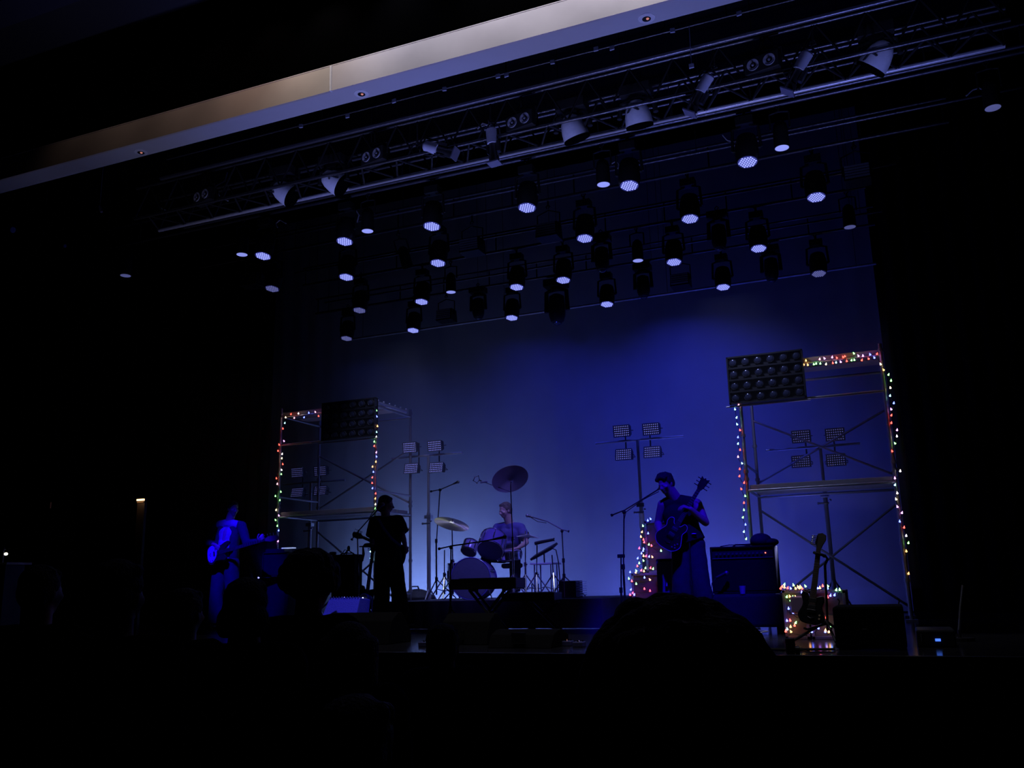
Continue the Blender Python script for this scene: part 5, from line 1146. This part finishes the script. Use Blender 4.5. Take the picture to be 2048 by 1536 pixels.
# ---------------------------------------------------------------- things at the far left
p = at(280, 1000, 13.0)
t = thing('lit_sign', 'small warm glowing strip light on a post in the left wing', 'lamp', (p.x, 13.0, 0))
MB().box((p.x-0.085, 13.0, p.z-0.012), (p.x+0.085, 13.04, p.z+0.02)).build('strip_lamp', mat('warm_strip', (1, 0.7, 0.4), 0.3, emit=(1.0, 0.62, 0.3), es=2.6), t)
MB().box((p.x-0.09, 13.03, 0), (p.x+0.09, 13.09, p.z+0.03)).build('post', mat('dark_post', (0.05, 0.035, 0.03), 0.6), t)
MB().box((p.x-0.085, 13.01, p.z-0.05), (p.x+0.085, 13.03, p.z-0.03)).build('shelf', mat('warm_wood', (0.25, 0.15, 0.08), 0.6), t)
sp_ = bpy.data.lights.new('strip_lamp_glow', 'POINT'); sp_.energy = 0.5; sp_.color = (1, 0.6, 0.3); so = bpy.data.objects.new('strip_lamp_glow', sp_); COL.objects.link(so); so.location = (p.x, 12.9, p.z)
p = at(94, 1011, 13.0)
t = thing('wall_sign', 'dim dull red sign board in the far left wing', 'sign', (p.x, 13.0, 0))
MB().box((p.x-0.12, 12.98, p.z-0.06), (p.x+0.12, 13.0, p.z+0.06)).build('board', mat('dull_red_board', (0.3, 0.12, 0.09), 0.7, emit=(0.3, 0.12, 0.1), es=0.03), t, bevel=0.004)
MB().cyl((p.x, 13.01, 0), (p.x, 13.01, p.z), 0.02, 8).build('post', K, t)
p = at(10, 1108, 9.0)
t = thing('desk_lamp', 'tiny bright work lamp on a desk at the left edge', 'lamp', (p.x, 9.0, 0))
MB().ball((p.x+0.02, 9.0, p.z), (0.03, 0.02, 0.02), 10, 8).build('lamp_bulb', mat('work_lamp', (1, 1, 0.9), 0.3, emit=(1, 0.95, 0.75), es=4), t, True)
MB().tube([(p.x-0.03, 9.0, p.z-0.12), (p.x-0.03, 9.0, p.z+0.1), (p.x+0.0, 9.0, p.z+0.06)], 0.008, 6).build('arm', KM, t, True)
zz = p.z - 0.12
MB().box((p.x-0.6, 8.9, zz-0.03), (p.x+0.18, 9.3, zz)).build('desk_top', mat('desk_white', (0.5, 0.5, 0.5), 0.5), t)
MB().box((p.x-0.55, 8.95, 0), (p.x+0.1, 9.25, zz-0.03)).build('desk_front', K, t)
# ---------------------------------------------------------------- people
SKIN = mat('skin', (0.42, 0.28, 0.22), 0.55, scale=30, vary=0.06)
def caps(b, p, q, r0, r1, n=14, flat=None, fdir=None):
    """tapered limb with round ends; flat<1 squeezes it along fdir"""
    p, q = Vector(p), Vector(q); d = (q-p); L = d.length
    if L < 1e-6: return
    d /= L; pts = []; rr = []
    for k in range(4): a = math.pi/2*k/4; pts.append(p - d*r0*math.cos(a)); rr.append(max(r0*math.sin(a), 0.0008))
    for k in range(7): pts.append(p + d*L*k/6); rr.append(r0 + (r1-r0)*k/6)
    for k in range(1, 5): a = math.pi/2*k/4; pts.append(q + d*r1*math.sin(a)); rr.append(max(r1*math.cos(a), 0.0008))
    n0 = len(b.v); b.tube(pts, rr, n)
    if flat:
        f = Vector(fdir).normalized()
        for i in range(n0, len(b.v)):
            v = b.v[i]; t = (v-p).dot(d); c = p + d*t; w_ = v - c; b.v[i] = v - f*(w_.dot(f)*(1-flat))
def mus(b, p, q, r0, rm, r1, tm=0.35):
    """limb with a swelling at tm"""
    p, q = Vector(p), Vector(q); m = p.lerp(q, tm)
    caps(b, p, m, r0, rm); caps(b, m, q, rm, r1)
def remesh(o, vox, smooth=2, disp=0):
    r = o.modifiers.new('remesh', 'REMESH'); r.mode = 'VOXEL'; r.voxel_size = vox; r.use_smooth_shade = True
    s = o.modifiers.new('smooth', 'SMOOTH'); s.iterations = smooth; s.factor = 0.5
    if disp:
        tx = bpy.data.textures.new('folds', 'CLOUDS'); tx.noise_scale = 0.09
        d = o.modifiers.new('folds', 'DISPLACE'); d.texture = tx; d.strength = disp; d.mid_level = 0.5; d.texture_coords = 'LOCAL'
def head(b, c, f, up, s=1.0):
    """c head centre, f facing; skull, jaw, brow, nose, lips, ears"""
    f = Vector(f).normalized(); up = Vector(up); up = (up - f*up.dot(f)).normalized(); sd = f.cross(up)
    A = (sd, f, up); c = Vector(c)
    P = lambda x, y, z: c + sd*x*s + f*y*s + up*z*s
    b.ball(P(0, -0.012, 0.03), (0.076*s, 0.096*s, 0.088*s), 20, 14, A)
    b.ball(P(0, 0.025, -0.02), (0.066*s, 0.068*s, 0.080*s), 18, 12, A)
    b.ball(P(0, 0.045, -0.082), (0.036*s, 0.034*s, 0.026*s), 14, 10, A)
    b.ball(P(0, 0.01, -0.06), (0.056*s, 0.06*s, 0.045*s), 14, 10, A)
    b.ball(P(0, 0.083, 0.012), (0.042*s, 0.014*s, 0.010*s), 12, 8, A)
    caps(b, P(0, 0.088, 0.002), P(0, 0.106, -0.032), 0.009*s, 0.014*s)
    for x in (-1, 1):
        b.ball(P(x*0.013, 0.096, -0.036), (0.009*s, 0.01*s, 0.007*s), 8, 6, A)
        b.ball(P(x*0.046, 0.062, -0.022), (0.022*s, 0.02*s, 0.018*s), 10, 8, A)
        b.ball(P(x*0.078, -0.012, -0.008), (0.009*s, 0.02*s, 0.032*s), 10, 8, A)
        b.ball(P(x*0.031, 0.076, -0.003), (0.012*s, 0.010*s, 0.007*s), 8, 6, A)
    b.ball(P(0, 0.084, -0.056), (0.022*s, 0.012*s, 0.006*s), 10, 6, A)
    b.ball(P(0, 0.081, -0.067), (0.019*s, 0.012*s, 0.006*s), 10, 6, A)
    return P, A
def hand(b, wrist, d, palm, thumb_side, curl=0.6, s=1.0, spread=0.0):
    """d: direction of the knuckles, palm: palm normal, thumb_side: +1/-1 along d x palm"""
    d = Vector(d).normalized(); n = Vector(palm); n = (n - d*n.dot(d)).normalized(); sd = d.cross(n)*thumb_side
    w_ = Vector(wrist)
    caps(b, w_, w_ + d*0.045*s, 0.024*s, 0.034*s, flat=0.55, fdir=n)
    caps(b, w_ + d*0.045*s + sd*0.02*s, w_ + d*0.08*s + sd*0.022*s, 0.020*s, 0.017*s, flat=0.7, fdir=n)
    caps(b, w_ + d*0.045*s - sd*0.018*s, w_ + d*0.074*s - sd*0.022*s, 0.020*s, 0.016*s, flat=0.7, fdir=n)
    for k, (o, L) in enumerate(((0.031, 0.036), (0.011, 0.041), (-0.010, 0.038), (-0.030, 0.030))):
        p = w_ + d*(0.084 - 0.006*abs(k-1))*s + sd*o*s; a = 0.3*curl + 0.12*k*curl; r = (0.0092 if k < 3 else 0.008)*s
        dd = d + sd*(spread*(1.5-k)*0.12)
        for seg in range(3):
            a += curl*0.62; v = (dd*math.cos(a) + n*math.sin(a)).normalized()
            q = p + v*L*s*(1.0, 0.68, 0.5)[seg]; caps(b, p, q, r, r*0.92, 8); p = q; r *= 0.92
    p = w_ + d*0.022*s + sd*0.028*s
    for L, v in ((0.040, d*0.55 + sd*0.75 + n*0.25), (0.032, d*0.8 + sd*0.35 + n*(0.2+0.5*curl)), (0.024, d*0.8 - sd*0.05 + n*(0.2+0.7*curl))):
        q = p + Vector(v).normalized()*L*s; caps(b, p, q, 0.0125*s, 0.0105*s, 8); p = q
def eyes(t, P, A, s=1.0):
    for x in (-1, 1):
        MB().ball(P(x*0.031, 0.0815, -0.003), (0.0105*s, 0.006*s, 0.006*s), 10, 6, A).build('eye', mat('eye_white', (0.6, 0.6, 0.62), 0.2), t, True)
def person(label, J, group=None, hscale=1.0, face=(0, -1, 0), up=(0, 0, 1), hands=None, vox=0.0075, grown=1.0, feet=True):
    """J holds joints: head, neck, chest, pelvis, sh_l/r, el_l/r, wr_l/r, hip_l/r, kn_l/r, an_l/r"""
    t = thing('person', label, 'person', (J['pelvis'][0], J['pelvis'][1], min(J['an_l'][2], J['an_r'][2]) - 0.08), group)
    J = {k: Vector(v) for k, v in J.items()}; g = grown
    b = MB(); P, A = head(b, J['head'], face, up, hscale)
    hb = J['head'] - A[2]*0.05*hscale - A[1]*0.015
    caps(b, J['neck'] - (J['neck']-J['chest']).normalized()*0.03, hb, 0.068*g, 0.063*g)
    fx = (J['sh_l'] - J['sh_r']).normalized(); fy = fx.cross(J['neck'] - J['pelvis']).normalized()
    for s in ('sh_l', 'sh_r'): caps(b, J['neck'] - (J['neck']-J['chest'])*0.2, J[s], 0.062*g, 0.058*g)
    caps(b, J['chest'] + fx*0.055, J['chest'].lerp(J['pelvis'], 0.5) + fx*0.04, 0.105*g, 0.10*g, 16)
    caps(b, J['chest'] - fx*0.055, J['chest'].lerp(J['pelvis'], 0.5) - fx*0.04, 0.105*g, 0.10*g, 16)
    caps(b, J['chest'], J['pelvis'], 0.115*g, 0.12*g, 16)
    caps(b, J['hip_l'], J['hip_r'], 0.10*g, 0.10*g, 16)
    for s in ('l', 'r'):
        mus(b, J['sh_'+s], J['el_'+s], 0.056*g, 0.052*g, 0.038*g); mus(b, J['el_'+s], J['wr_'+s], 0.038*g, 0.041*g, 0.026*g, 0.25)
        mus(b, J['hip_'+s], J['kn_'+s], 0.092*g, 0.085*g, 0.058*g); mus(b, J['kn_'+s], J['an_'+s], 0.056*g, 0.056*g, 0.036*g)
    for s in ('l', 'r'):
        h = (hands or {}).get(s)
        if h: hand(b, J['wr_'+s], *h, s=1.0)
        else:
            d = (J['wr_'+s] - J['el_'+s]); hand(b, J['wr_'+s], d, fx*(-1 if s == 'l' else 1), -1 if s == 'l' else 1, 0.5)
    o = b.build('body', SKIN, t); remesh(o, vox)
    eyes(t, P, A, hscale)
    return t, J, P, A, fx, fy
def shoes(t, J, m, fwd, L=0.17):
    fwd = Vector(fwd); fwd.z = 0; fwd.normalize()
    for s in ('l', 'r'):
        a = J['an_'+s]; z0 = a.z - 0.08
        b = MB(); c = Vector((a.x, a.y, z0+0.045)); 
        caps(b, c - fwd*0.05, c + fwd*L, 0.045, 0.038, flat=0.9, fdir=(0, 0, 1)); caps(b, c, a + Vector((0, 0, 0.03)), 0.045, 0.045)
        o = b.build('shoe', m, t); remesh(o, 0.01, 1)
def trousers(t, J, m, wide=0.0, flare=0.0, to=0.03, name='trousers', waist=0.0):
    b = MB(); fx = (J['sh_l'] - J['sh_r']).normalized()
    caps(b, J['hip_l'] + Vector((0, 0, 0.03)), J['hip_r'] + Vector((0, 0, 0.03)), 0.115+wide*0.3, 0.115+wide*0.3, 18)
    caps(b, J['pelvis'] + fx*0.05 + Vector((0,0,0.04+waist)), J['pelvis'] - fx*0.05 + Vector((0,0,0.04+waist)), 0.11, 0.11, 16)
    for s in ('l', 'r'):
        caps(b, J['hip_'+s], J['kn_'+s], 0.105+wide*0.5, 0.075+wide, 16)
        e = J['an_'+s].lerp(J['kn_'+s], to)
        b.tube([J['kn_'+s], e, e - Vector((0, 0, 0.012))], [0.075+wide, 0.07+wide+flare, 0.066+wide+flare], 18)
    o = b.build(name, m, t); remesh(o, 0.012, 3, 0.012); return o
def shirt(t, J, m, loose=0.02, sleeve='short', name='shirt', hem=0.1, open_front=False, collar=0.0, disp=0.014, arm_loose=None, gr=1.0):
    b = MB(); fx = (J['sh_l'] - J['sh_r']).normalized(); al = loose if arm_loose is None else arm_loose
    ch, pe = J['chest'], J['pelvis']
    for x in (-1, 1):
        caps(b, ch + fx*(0.055*x), ch.lerp(pe, 0.5) + fx*(0.042*x), 0.112+loose, 0.108+loose, 16)
    b.tube([ch.lerp(pe, 0.3), ch.lerp(pe, 0.75), pe, pe + (pe-ch).normalized()*hem], [0.14+loose, 0.145+loose, 0.145+loose*1.3, 0.15+loose*1.4], 20)
    for s in ('sh_l', 'sh_r'):
        if sleeve == 'none': caps(b, J['neck'] - (J['neck']-ch)*0.2, (J['neck'] - (J['neck']-ch)*0.2).lerp(J[s], 0.7), 0.062*gr+0.017, 0.060*gr+0.013)
        else: caps(b, J['neck'] - (J['neck']-ch)*0.3, J[s], 0.064+loose*0.5, 0.066+al*0.6)
    b.tube([J['neck'] - (J['neck']-ch)*0.35, J['neck'] + (J['neck']-ch).normalized()*(0.0+collar)], [0.085, 0.07], 16)
    for s in ('l', 'r'):
        if sleeve == 'none': continue
        if sleeve == 'short':
            e = J['sh_'+s].lerp(J['el_'+s], 0.72); b.tube([J['sh_'+s], e, e + (J['el_'+s]-J['sh_'+s]).normalized()*0.008], [0.066+al*0.6, 0.068+al, 0.064+al], 16)
        else:
            caps(b, J['sh_'+s], J['el_'+s], 0.066+al*0.6, 0.052+al); e = J['el_'+s].lerp(J['wr_'+s], 0.9)
            b.tube([J['el_'+s], J['el_'+s].lerp(J['wr_'+s], 0.4), e], [0.052+al, 0.05+al, 0.038+al*0.8], 16)
    o = b.build(name, m, t); remesh(o, 0.012, 3, disp); return o
def hair(t, P, A, m, kind='short', s=1.0, seed=1):
    rnd = random.Random(seed); b = MB()
    if kind in ('short', 'swept', 'back', 'bob'):
        b.ball(P(0, -0.026, 0.048), (0.086*s, 0.100*s, 0.086*s), 20, 14, A)
        b.ball(P(0, -0.05, 0.0), (0.082*s, 0.078*s, 0.085*s), 18, 12, A)
        for k in range(26):
            a = rnd.uniform(0, 2*math.pi); r = rnd.uniform(0.02, 0.07); b.ball(P(r*math.cos(a), -0.02 + r*math.sin(a)*1.1, 0.115 - r*0.45), rnd.uniform(0.018, 0.03)*s, 8, 6)
        for x in (-1, 1): b.ball(P(x*0.074, -0.01, 0.035), (0.014*s, 0.04*s, 0.04*s), 10, 8, A)
    if kind == 'swept':
        for k in range(14): x = -0.06 + 0.12*k/13; b.ball(P(x, 0.045 + 0.012*math.sin(k*2.0), 0.083 + 0.012*math.cos(k*1.7)), 0.028*s, 8, 6); b.ball(P(x*0.8, 0.0 + 0.03*math.sin(k*1.3), 0.112), 0.03*s, 8, 6)
    if kind == 'bob':
        for k in range(14):
            a = math.pi*(0.05 + 0.9*k/13) + math.pi
            b.ball(P(0.085*math.cos(a), -0.02 + 0.085*math.sin(a), -0.05), (0.03*s, 0.03*s, 0.06*s), 8, 6, A)
        b.ball(P(0, -0.055, -0.04), (0.075*s, 0.06*s, 0.085*s), 14, 10, A)
    if kind == 'curly':
        for k in range(230):
            u = rnd.uniform(-0.35, 1); a = rnd.uniform(0, 2*math.pi); w_ = math.sqrt(max(0, 1-u*u))
            x, y, z = w_*math.cos(a), w_*math.sin(a), u
            if y > 0.55 and z < 0.35: continue
            b.ball(P(x*0.105, -0.01 + y*0.115, 0.035 + z*0.105), rnd.uniform(0.018, 0.032)*s, 8, 6)
        b.ball(P(0, -0.03, 0.04), (0.10*s, 0.10*s, 0.10*s), 16, 12, A)
    if kind == 'long':
        b.ball(P(0, -0.026, 0.048), (0.092*s, 0.104*s, 0.088*s), 20, 14, A)
        for k in range(22):
            a = math.pi*(k/21) + math.pi; x0, y0 = 0.088*math.cos(a), -0.02+0.09*math.sin(a)
            caps(b, P(x0, y0, 0.05), P(x0*1.15, y0*1.1 - 0.01, -0.2 - 0.03*rnd.random()), 0.03*s, 0.018*s, 8)
    o = b.build('hair', m, t); remesh(o, 0.007, 1)
    return o
HAIR = mat('dark_hair', (0.012, 0.010, 0.010), 0.6, bump=0.8, scale=90)
HAIRB = mat('brown_hair', (0.10, 0.07, 0.05), 0.55, bump=0.8, scale=90)
V = Vector
# --- singer
Y = 10.25
J = dict(head=at(1331, 968, Y-0.10), neck=at(1352, 996, Y+0.02), chest=at(1359, 1031, Y+0.02), pelvis=at(1377, 1081, Y+0.03),
         sh_r=at(1326, 1010, Y-0.02), sh_l=at(1393, 1008, Y+0.04), el_r=at(1316, 1047, Y+0.03), el_l=at(1411, 1045, Y-0.02),
         wr_r=at(1319, 1064, Y-0.17), wr_l=at(1381, 1018, Y-0.2))
for s, xx in (('r', 1364), ('l', 1389)):
    J['hip_'+s] = at(xx, 1096, Y+0.02)
xr, xl = J['hip_r'].x, J['hip_l'].x
J['kn_r'] = V((xr-0.02, Y-0.02, 0.50)); J['kn_l'] = V((xl+0.05, Y-0.02, 0.50)); J['an_r'] = V((xr-0.03, Y+0.03, 0.08)); J['an_l'] = V((xl+0.11, Y+0.03, 0.08))
neckdir = (at(1406, 955, Y-0.17) - at(1333, 1075, Y-0.26)).normalized()
t, J, P, A, fx, fy = person('singer in a sleeveless dark top playing guitar, head bowed to the microphone', J, None, 0.98, (-0.42, -0.86, -0.32), (-0.12, -0.15, 1),
    hands={'r': ((0.35, -0.3, -0.55), (0.6, 0.75, 0.1), -1, 0.55), 'l': ((-0.75, -0.25, 0.35), (0.1, 0.35, -0.9), -1, 0.75)}, grown=1.13)
shirt(t, J, mat('dark_vest', (0.014, 0.012, 0.02), 0.9, spec=0.1), 0.03, 'none', 'sleeveless_top', 0.03, gr=1.13, disp=0.008)
trousers(t, J, mat('wide_trousers', (0.03, 0.03, 0.045), 0.85), 0.035, 0.035)
shoes(t, J, K, (-0.3, -1, 0)); hair(t, P, A, HAIR, 'swept', 1.0, 3)
q = at(1388, 1070, Y-0.13); MB().obox(q, fx, fy, (0, 0, 1), 0.055, 0.012, 0.035).build('belt_buckle', CHR, t, bevel=0.004)
bc = at(1340, 1074, Y-0.25)
g = guitar('semi_hollow_guitar', 'dark glossy semi-hollow guitar held by the singer, neck pointing up', 'semi', frame(bc, neckdir, V((0.22, -1, 0.15))), BURST, scale=0.82)
# --- turned guitarist
Y = 11.0
J = dict(head=at(773, 1009, Y+0.02), neck=at(772, 1034, Y), chest=at(775, 1062, Y+0.01), pelvis=at(777, 1116, Y),
         sh_l=at(750, 1044, Y), sh_r=at(797, 1042, Y+0.05), el_l=at(744, 1082, Y+0.1), el_r=at(806, 1074, Y+0.03), wr_l=at(757, 1090, Y+0.32), wr_r=at(811, 1094, Y+0.12))
J['hip_l'] = at(766, 1130, Y); J['hip_r'] = at(789, 1130, Y)
J['kn_l'] = V((J['hip_l'].x-0.02, Y+0.02, 0.5)); J['kn_r'] = V((J['hip_r'].x+0.06, Y+0.02, 0.5)); J['an_l'] = V((J['hip_l'].x-0.04, Y, 0.08)); J['an_r'] = V((J['hip_r'].x+0.12, Y, 0.08))
t, J, P, A, fx, fy = person('guitarist in a dark loose shirt standing with his back to the audience', J, None, 0.98, (0.80, 0.58, -0.12), (0, 0, 1),
    hands={'r': ((0.0, 0.5, -0.7), (-0.9, 0.2, 0), 1, 0.7), 'l': ((0.3, 0.8, 0), (0, 0, 1), 1, 0.8)})
shirt(t, J, mat('dark_shirt', (0.015, 0.015, 0.024), 0.9, spec=0.1), 0.035, 'short', 'loose_shirt', 0.13)
trousers(t, J, mat('black_trousers', (0.010, 0.010, 0.014), 0.9, spec=0.1), 0.03, 0.03)
shoes(t, J, K, (0.5, 1, 0)); hair(t, P, A, HAIR, 'bob', 1.0, 5)
MB().tube([at(757, 1038, Y-0.13), at(768, 1058, Y-0.19), at(784, 1078, Y-0.19), at(801, 1092, Y-0.1)], 0.018, 8).build('guitar_strap', mat('navy_strap', (0.05, 0.05, 0.25), 0.7), t, True)
bc = at(797, 1108, Y+0.31)
guitar('electric_guitar', 'black electric guitar held in front of the turned guitarist, mostly hidden', 'solid', frame(bc, V((-0.9, 0.2, 0.35)), V((0.1, 1, 0.1))), BURST, scale=1.0)
# --- bassist
Y = 11.5
J = dict(head=at(466, 1018, Y), neck=at(458, 1042, Y), chest=at(457, 1068, Y), pelvis=at(452, 1118, Y),
         sh_r=at(432, 1051, Y-0.03), sh_l=at(483, 1052, Y+0.03), el_r=at(411, 1085, Y-0.02), el_l=at(494, 1087, Y-0.02), wr_r=at(431, 1090, Y-0.24), wr_l=at(519, 1084, Y-0.17))
J['hip_r'] = at(441, 1131, Y); J['hip_l'] = at(463, 1131, Y)
J['kn_r'] = V((J['hip_r'].x-0.02, Y-0.04, 0.5)); J['kn_l'] = V((J['hip_l'].x+0.04, Y, 0.5)); J['an_r'] = V((J['hip_r'].x-0.03, Y, 0.08)); J['an_l'] = V((J['hip_l'].x+0.07, Y, 0.08))
t, J, P, A, fx, fy = person('bassist in an open jacket over a pale shirt, looking to the right', J, None, 0.98, (0.92, -0.35, -0.12), (0, 0, 1),
    hands={'r': ((0.5, 0.1, -0.45), (0, 0.9, -0.3), -1, 0.6), 'l': ((0.55, -0.35, 0.5), (0.0, 0.7, 0.5), 1, 0.85)})
shirt(t, J, mat('pale_shirt', (0.35, 0.35, 0.38), 0.8), 0.004, 'none', 'shirt', 0.04)
# open jacket: two fronts, back and sleeves
JM = mat('dark_jacket', (0.022, 0.02, 0.035), 0.85)
b = MB(); ch, pe = J['chest'], J['pelvis']
for x in (-1, 1):
    b.tube([ch + fx*(0.10*x) + V((0, -0.02, 0.12)), ch + fx*(0.115*x) + V((0, -0.025, -0.05)), pe + fx*(0.125*x) + V((0, -0.02, 0.0)), pe + fx*(0.13*x) + V((0, -0.02, -0.1))], [0.06, 0.085, 0.085, 0.08], 14)
    sN = 'l' if x > 0 else 'r'
    caps(b, J['neck'] + fx*(0.03*x) + V((0, 0.03, -0.035)), J['sh_'+sN], 0.06, 0.078)
    caps(b, J['sh_'+sN], J['el_'+sN], 0.078, 0.066); b.tube([J['el_'+sN], J['el_'+sN].lerp(J['wr_'+sN], 0.75)], [0.066, 0.055], 14)
b.tube([ch + V((0, 0.09, 0.12)), pe + V((0, 0.09, -0.1))], [0.12, 0.14], 16)
o = b.build('open_jacket', JM, t); remesh(o, 0.012, 3, 0.014)
trousers(t, J, mat('navy_trousers', (0.025, 0.025, 0.04), 0.85), 0.03, 0.03)
shoes(t, J, K, (0.2, -1, 0)); hair(t, P, A, HAIR, 'short', 1.0, 9)
bc = at(429, 1108, Y-0.24); nd = (at(566, 1070, Y-0.15) - at(424, 1110, Y-0.22)).normalized()
guitar('bass_guitar', 'bass guitar with a large pale pickguard held by the bassist at left', 'bass', frame(bc, nd, V((0.05, -1, 0.1))), SUNB, mat('white_pickguard', (0.6, 0.6, 0.62), 0.3), scale=0.95)
# --- drummer
Y = 12.9
pel = V((THX, Y, THZ + 0.13))
J = dict(head=at(1010, 1021, Y-0.2), neck=at(1019, 1045, Y-0.12), chest=at(1020, 1068, Y-0.08), pelvis=pel,
         sh_r=at(995, 1056, Y-0.12), sh_l=at(1042, 1056, Y-0.08), el_r=at(984, 1086, Y-0.2), el_l=at(1053, 1085, Y-0.15), wr_r=at(990, 1082, Y-0.42), wr_l=at(1036, 1096, Y-0.4))
J['hip_r'] = pel + V((-0.09, -0.04, -0.02)); J['hip_l'] = pel + V((0.09, -0.04, -0.02))
J['kn_r'] = pel + V((-0.2, -0.46, -0.03)); J['kn_l'] = pel + V((0.24, -0.40, -0.03)); J['an_r'] = V((pel.x-0.2, Y-0.62, RZ+0.09)); J['an_l'] = V((pel.x+0.27, Y-0.5, RZ+0.09))
t, J, P, A, fx, fy = person('drummer in a round-necked shirt seated behind the kit, looking down to the left', J, None, 0.98, (-0.50, -0.80, -0.22), (0, -0.1, 1),
    hands={'r': ((0.2, -0.8, -0.1), (0.3, 0, -0.9), 1, 1.0), 'l': ((-0.6, -0.6, -0.1), (0, 0.2, -0.9), -1, 1.0)})
shirt(t, J, mat('blue_shirt', (0.07, 0.06, 0.22), 0.85), 0.016, 'short', 't_shirt', 0.05)
trousers(t, J, mat('black_trousers', (0.010, 0.010, 0.014), 0.9, spec=0.1), 0.01, 0.0)
shoes(t, J, K, (0, -1, 0), 0.15); hair(t, P, A, HAIRB, 'short', 0.98, 12)
for w_, tipx, lab in ((J['wr_r'], at(966, 1074, Y-0.7), "drumstick in the drummer's hand over the large tom"), (J['wr_l'], at(1002, 1100, Y-0.62), "drumstick in the drummer's other hand above the snare drum")):
    d = (tipx - w_).normalized(); s0 = w_ + d*0.03
    tag(MB().tube([s0 - d*0.06, s0 + d*0.28, s0 + d*0.32], [0.007, 0.006, 0.003], 8).ball(s0 + d*0.325, 0.006, 8, 6).build('drumstick', mat('stick_wood', (0.5, 0.38, 0.25), 0.5), smooth=True), lab, 'drumstick', 'drumsticks')

# --- audience, dark against the stage light; floor at -1.15
DARKC = [mat('audience_cloth_%d' % k, c, 0.95, spec=0.05) for k, c in enumerate([(0.012, 0.012, 0.013), (0.014, 0.011, 0.010), (0.009, 0.010, 0.013)])]
def viewer(label, px, py, d, hs, hkind, hw, seed, lean=0.0):
    """px,py: crown of the head; d: stage-depth distance"""
    top = at(px, py, d); c = top - V((0, 0, 0.125*hs)); fl = -1.15; Ht = top.z - fl; k = Ht/1.78
    toward = V((-4.5, 11.5, 0)) - V((c.x, c.y, 0)); toward.normalize(); rt = toward.cross(V((0, 0, 1)))
    n = c + V((0, 0, -0.155*k)) - toward*0.02
    g = lambda a, f, z: V((n.x, n.y, 0)) + rt*a*k + toward*f + V((0, 0, fl + z*Ht))
    n.z = fl + 0.845*Ht
    J = dict(head=c, neck=n, chest=g(0, 0, 0.74), pelvis=g(0, 0, 0.53), sh_l=g(-0.17*hw, 0, 0.81), sh_r=g(0.17*hw, 0, 0.81), el_l=g(-0.21*hw, -0.02, 0.63), el_r=g(0.21*hw, -0.02, 0.63),
             wr_l=g(-0.20*hw, 0.08, 0.49), wr_r=g(0.20*hw, 0.08, 0.49), hip_l=g(-0.09, 0, 0.51), hip_r=g(0.09, 0, 0.51), kn_l=g(-0.1, 0.01, 0.28), kn_r=g(0.1, 0.01, 0.28), an_l=g(-0.11, 0, 0.045), an_r=g(0.11, 0, 0.045))
    J['an_l'].z = J['an_r'].z = fl + 0.08
    t, J, P, A, fx, fy = person(label, J, 'audience members standing before the stage', hs, toward, (0, 0, 1), vox=0.012, grown=1.0)
    shirt(t, J, DARKC[seed % 3], 0.03, 'long', 'jacket', 0.12, disp=0.02); trousers(t, J, DARKC[(seed+1) % 3], 0.02, 0.0); shoes(t, J, K, toward)
    hair(t, P, A, HAIR, hkind, hs, seed)
viewer('audience member with a round mop of curly hair below the amplifier stack', 622, 1114, 3.75, 1.17, 'curly', 1.0, 21)
viewer('largest dark head in the nearest row, before the singer', 1345, 1243, 1.25, 1.05, 'curly', 1.1, 22)
viewer('audience member with long hair before the turned guitarist', 702, 1247, 3.1, 1.0, 'long', 1.0, 23)
viewer('audience member seen small before the front keyboard', 886, 1249, 4.3, 1.0, 'short', 1.0, 24)
viewer('audience member between the bassist and the curly-haired head', 497, 1158, 3.1, 1.0, 'bob', 1.1, 25)
viewer('audience member in the dark below the bassist', 375, 1178, 3.7, 1.0, 'short', 1.0, 26)
viewer('tall audience member left of the bassist, near the left edge', 245, 1122, 2.6, 1.0, 'short', 1.15, 27)
viewer('audience member farthest left in the crowd', 90, 1132, 3.2, 1.0, 'short', 1.1, 28)
viewer('audience member low in the frame with rounded shoulders', 715, 1392, 1.9, 1.0, 'short', 1.1, 29)
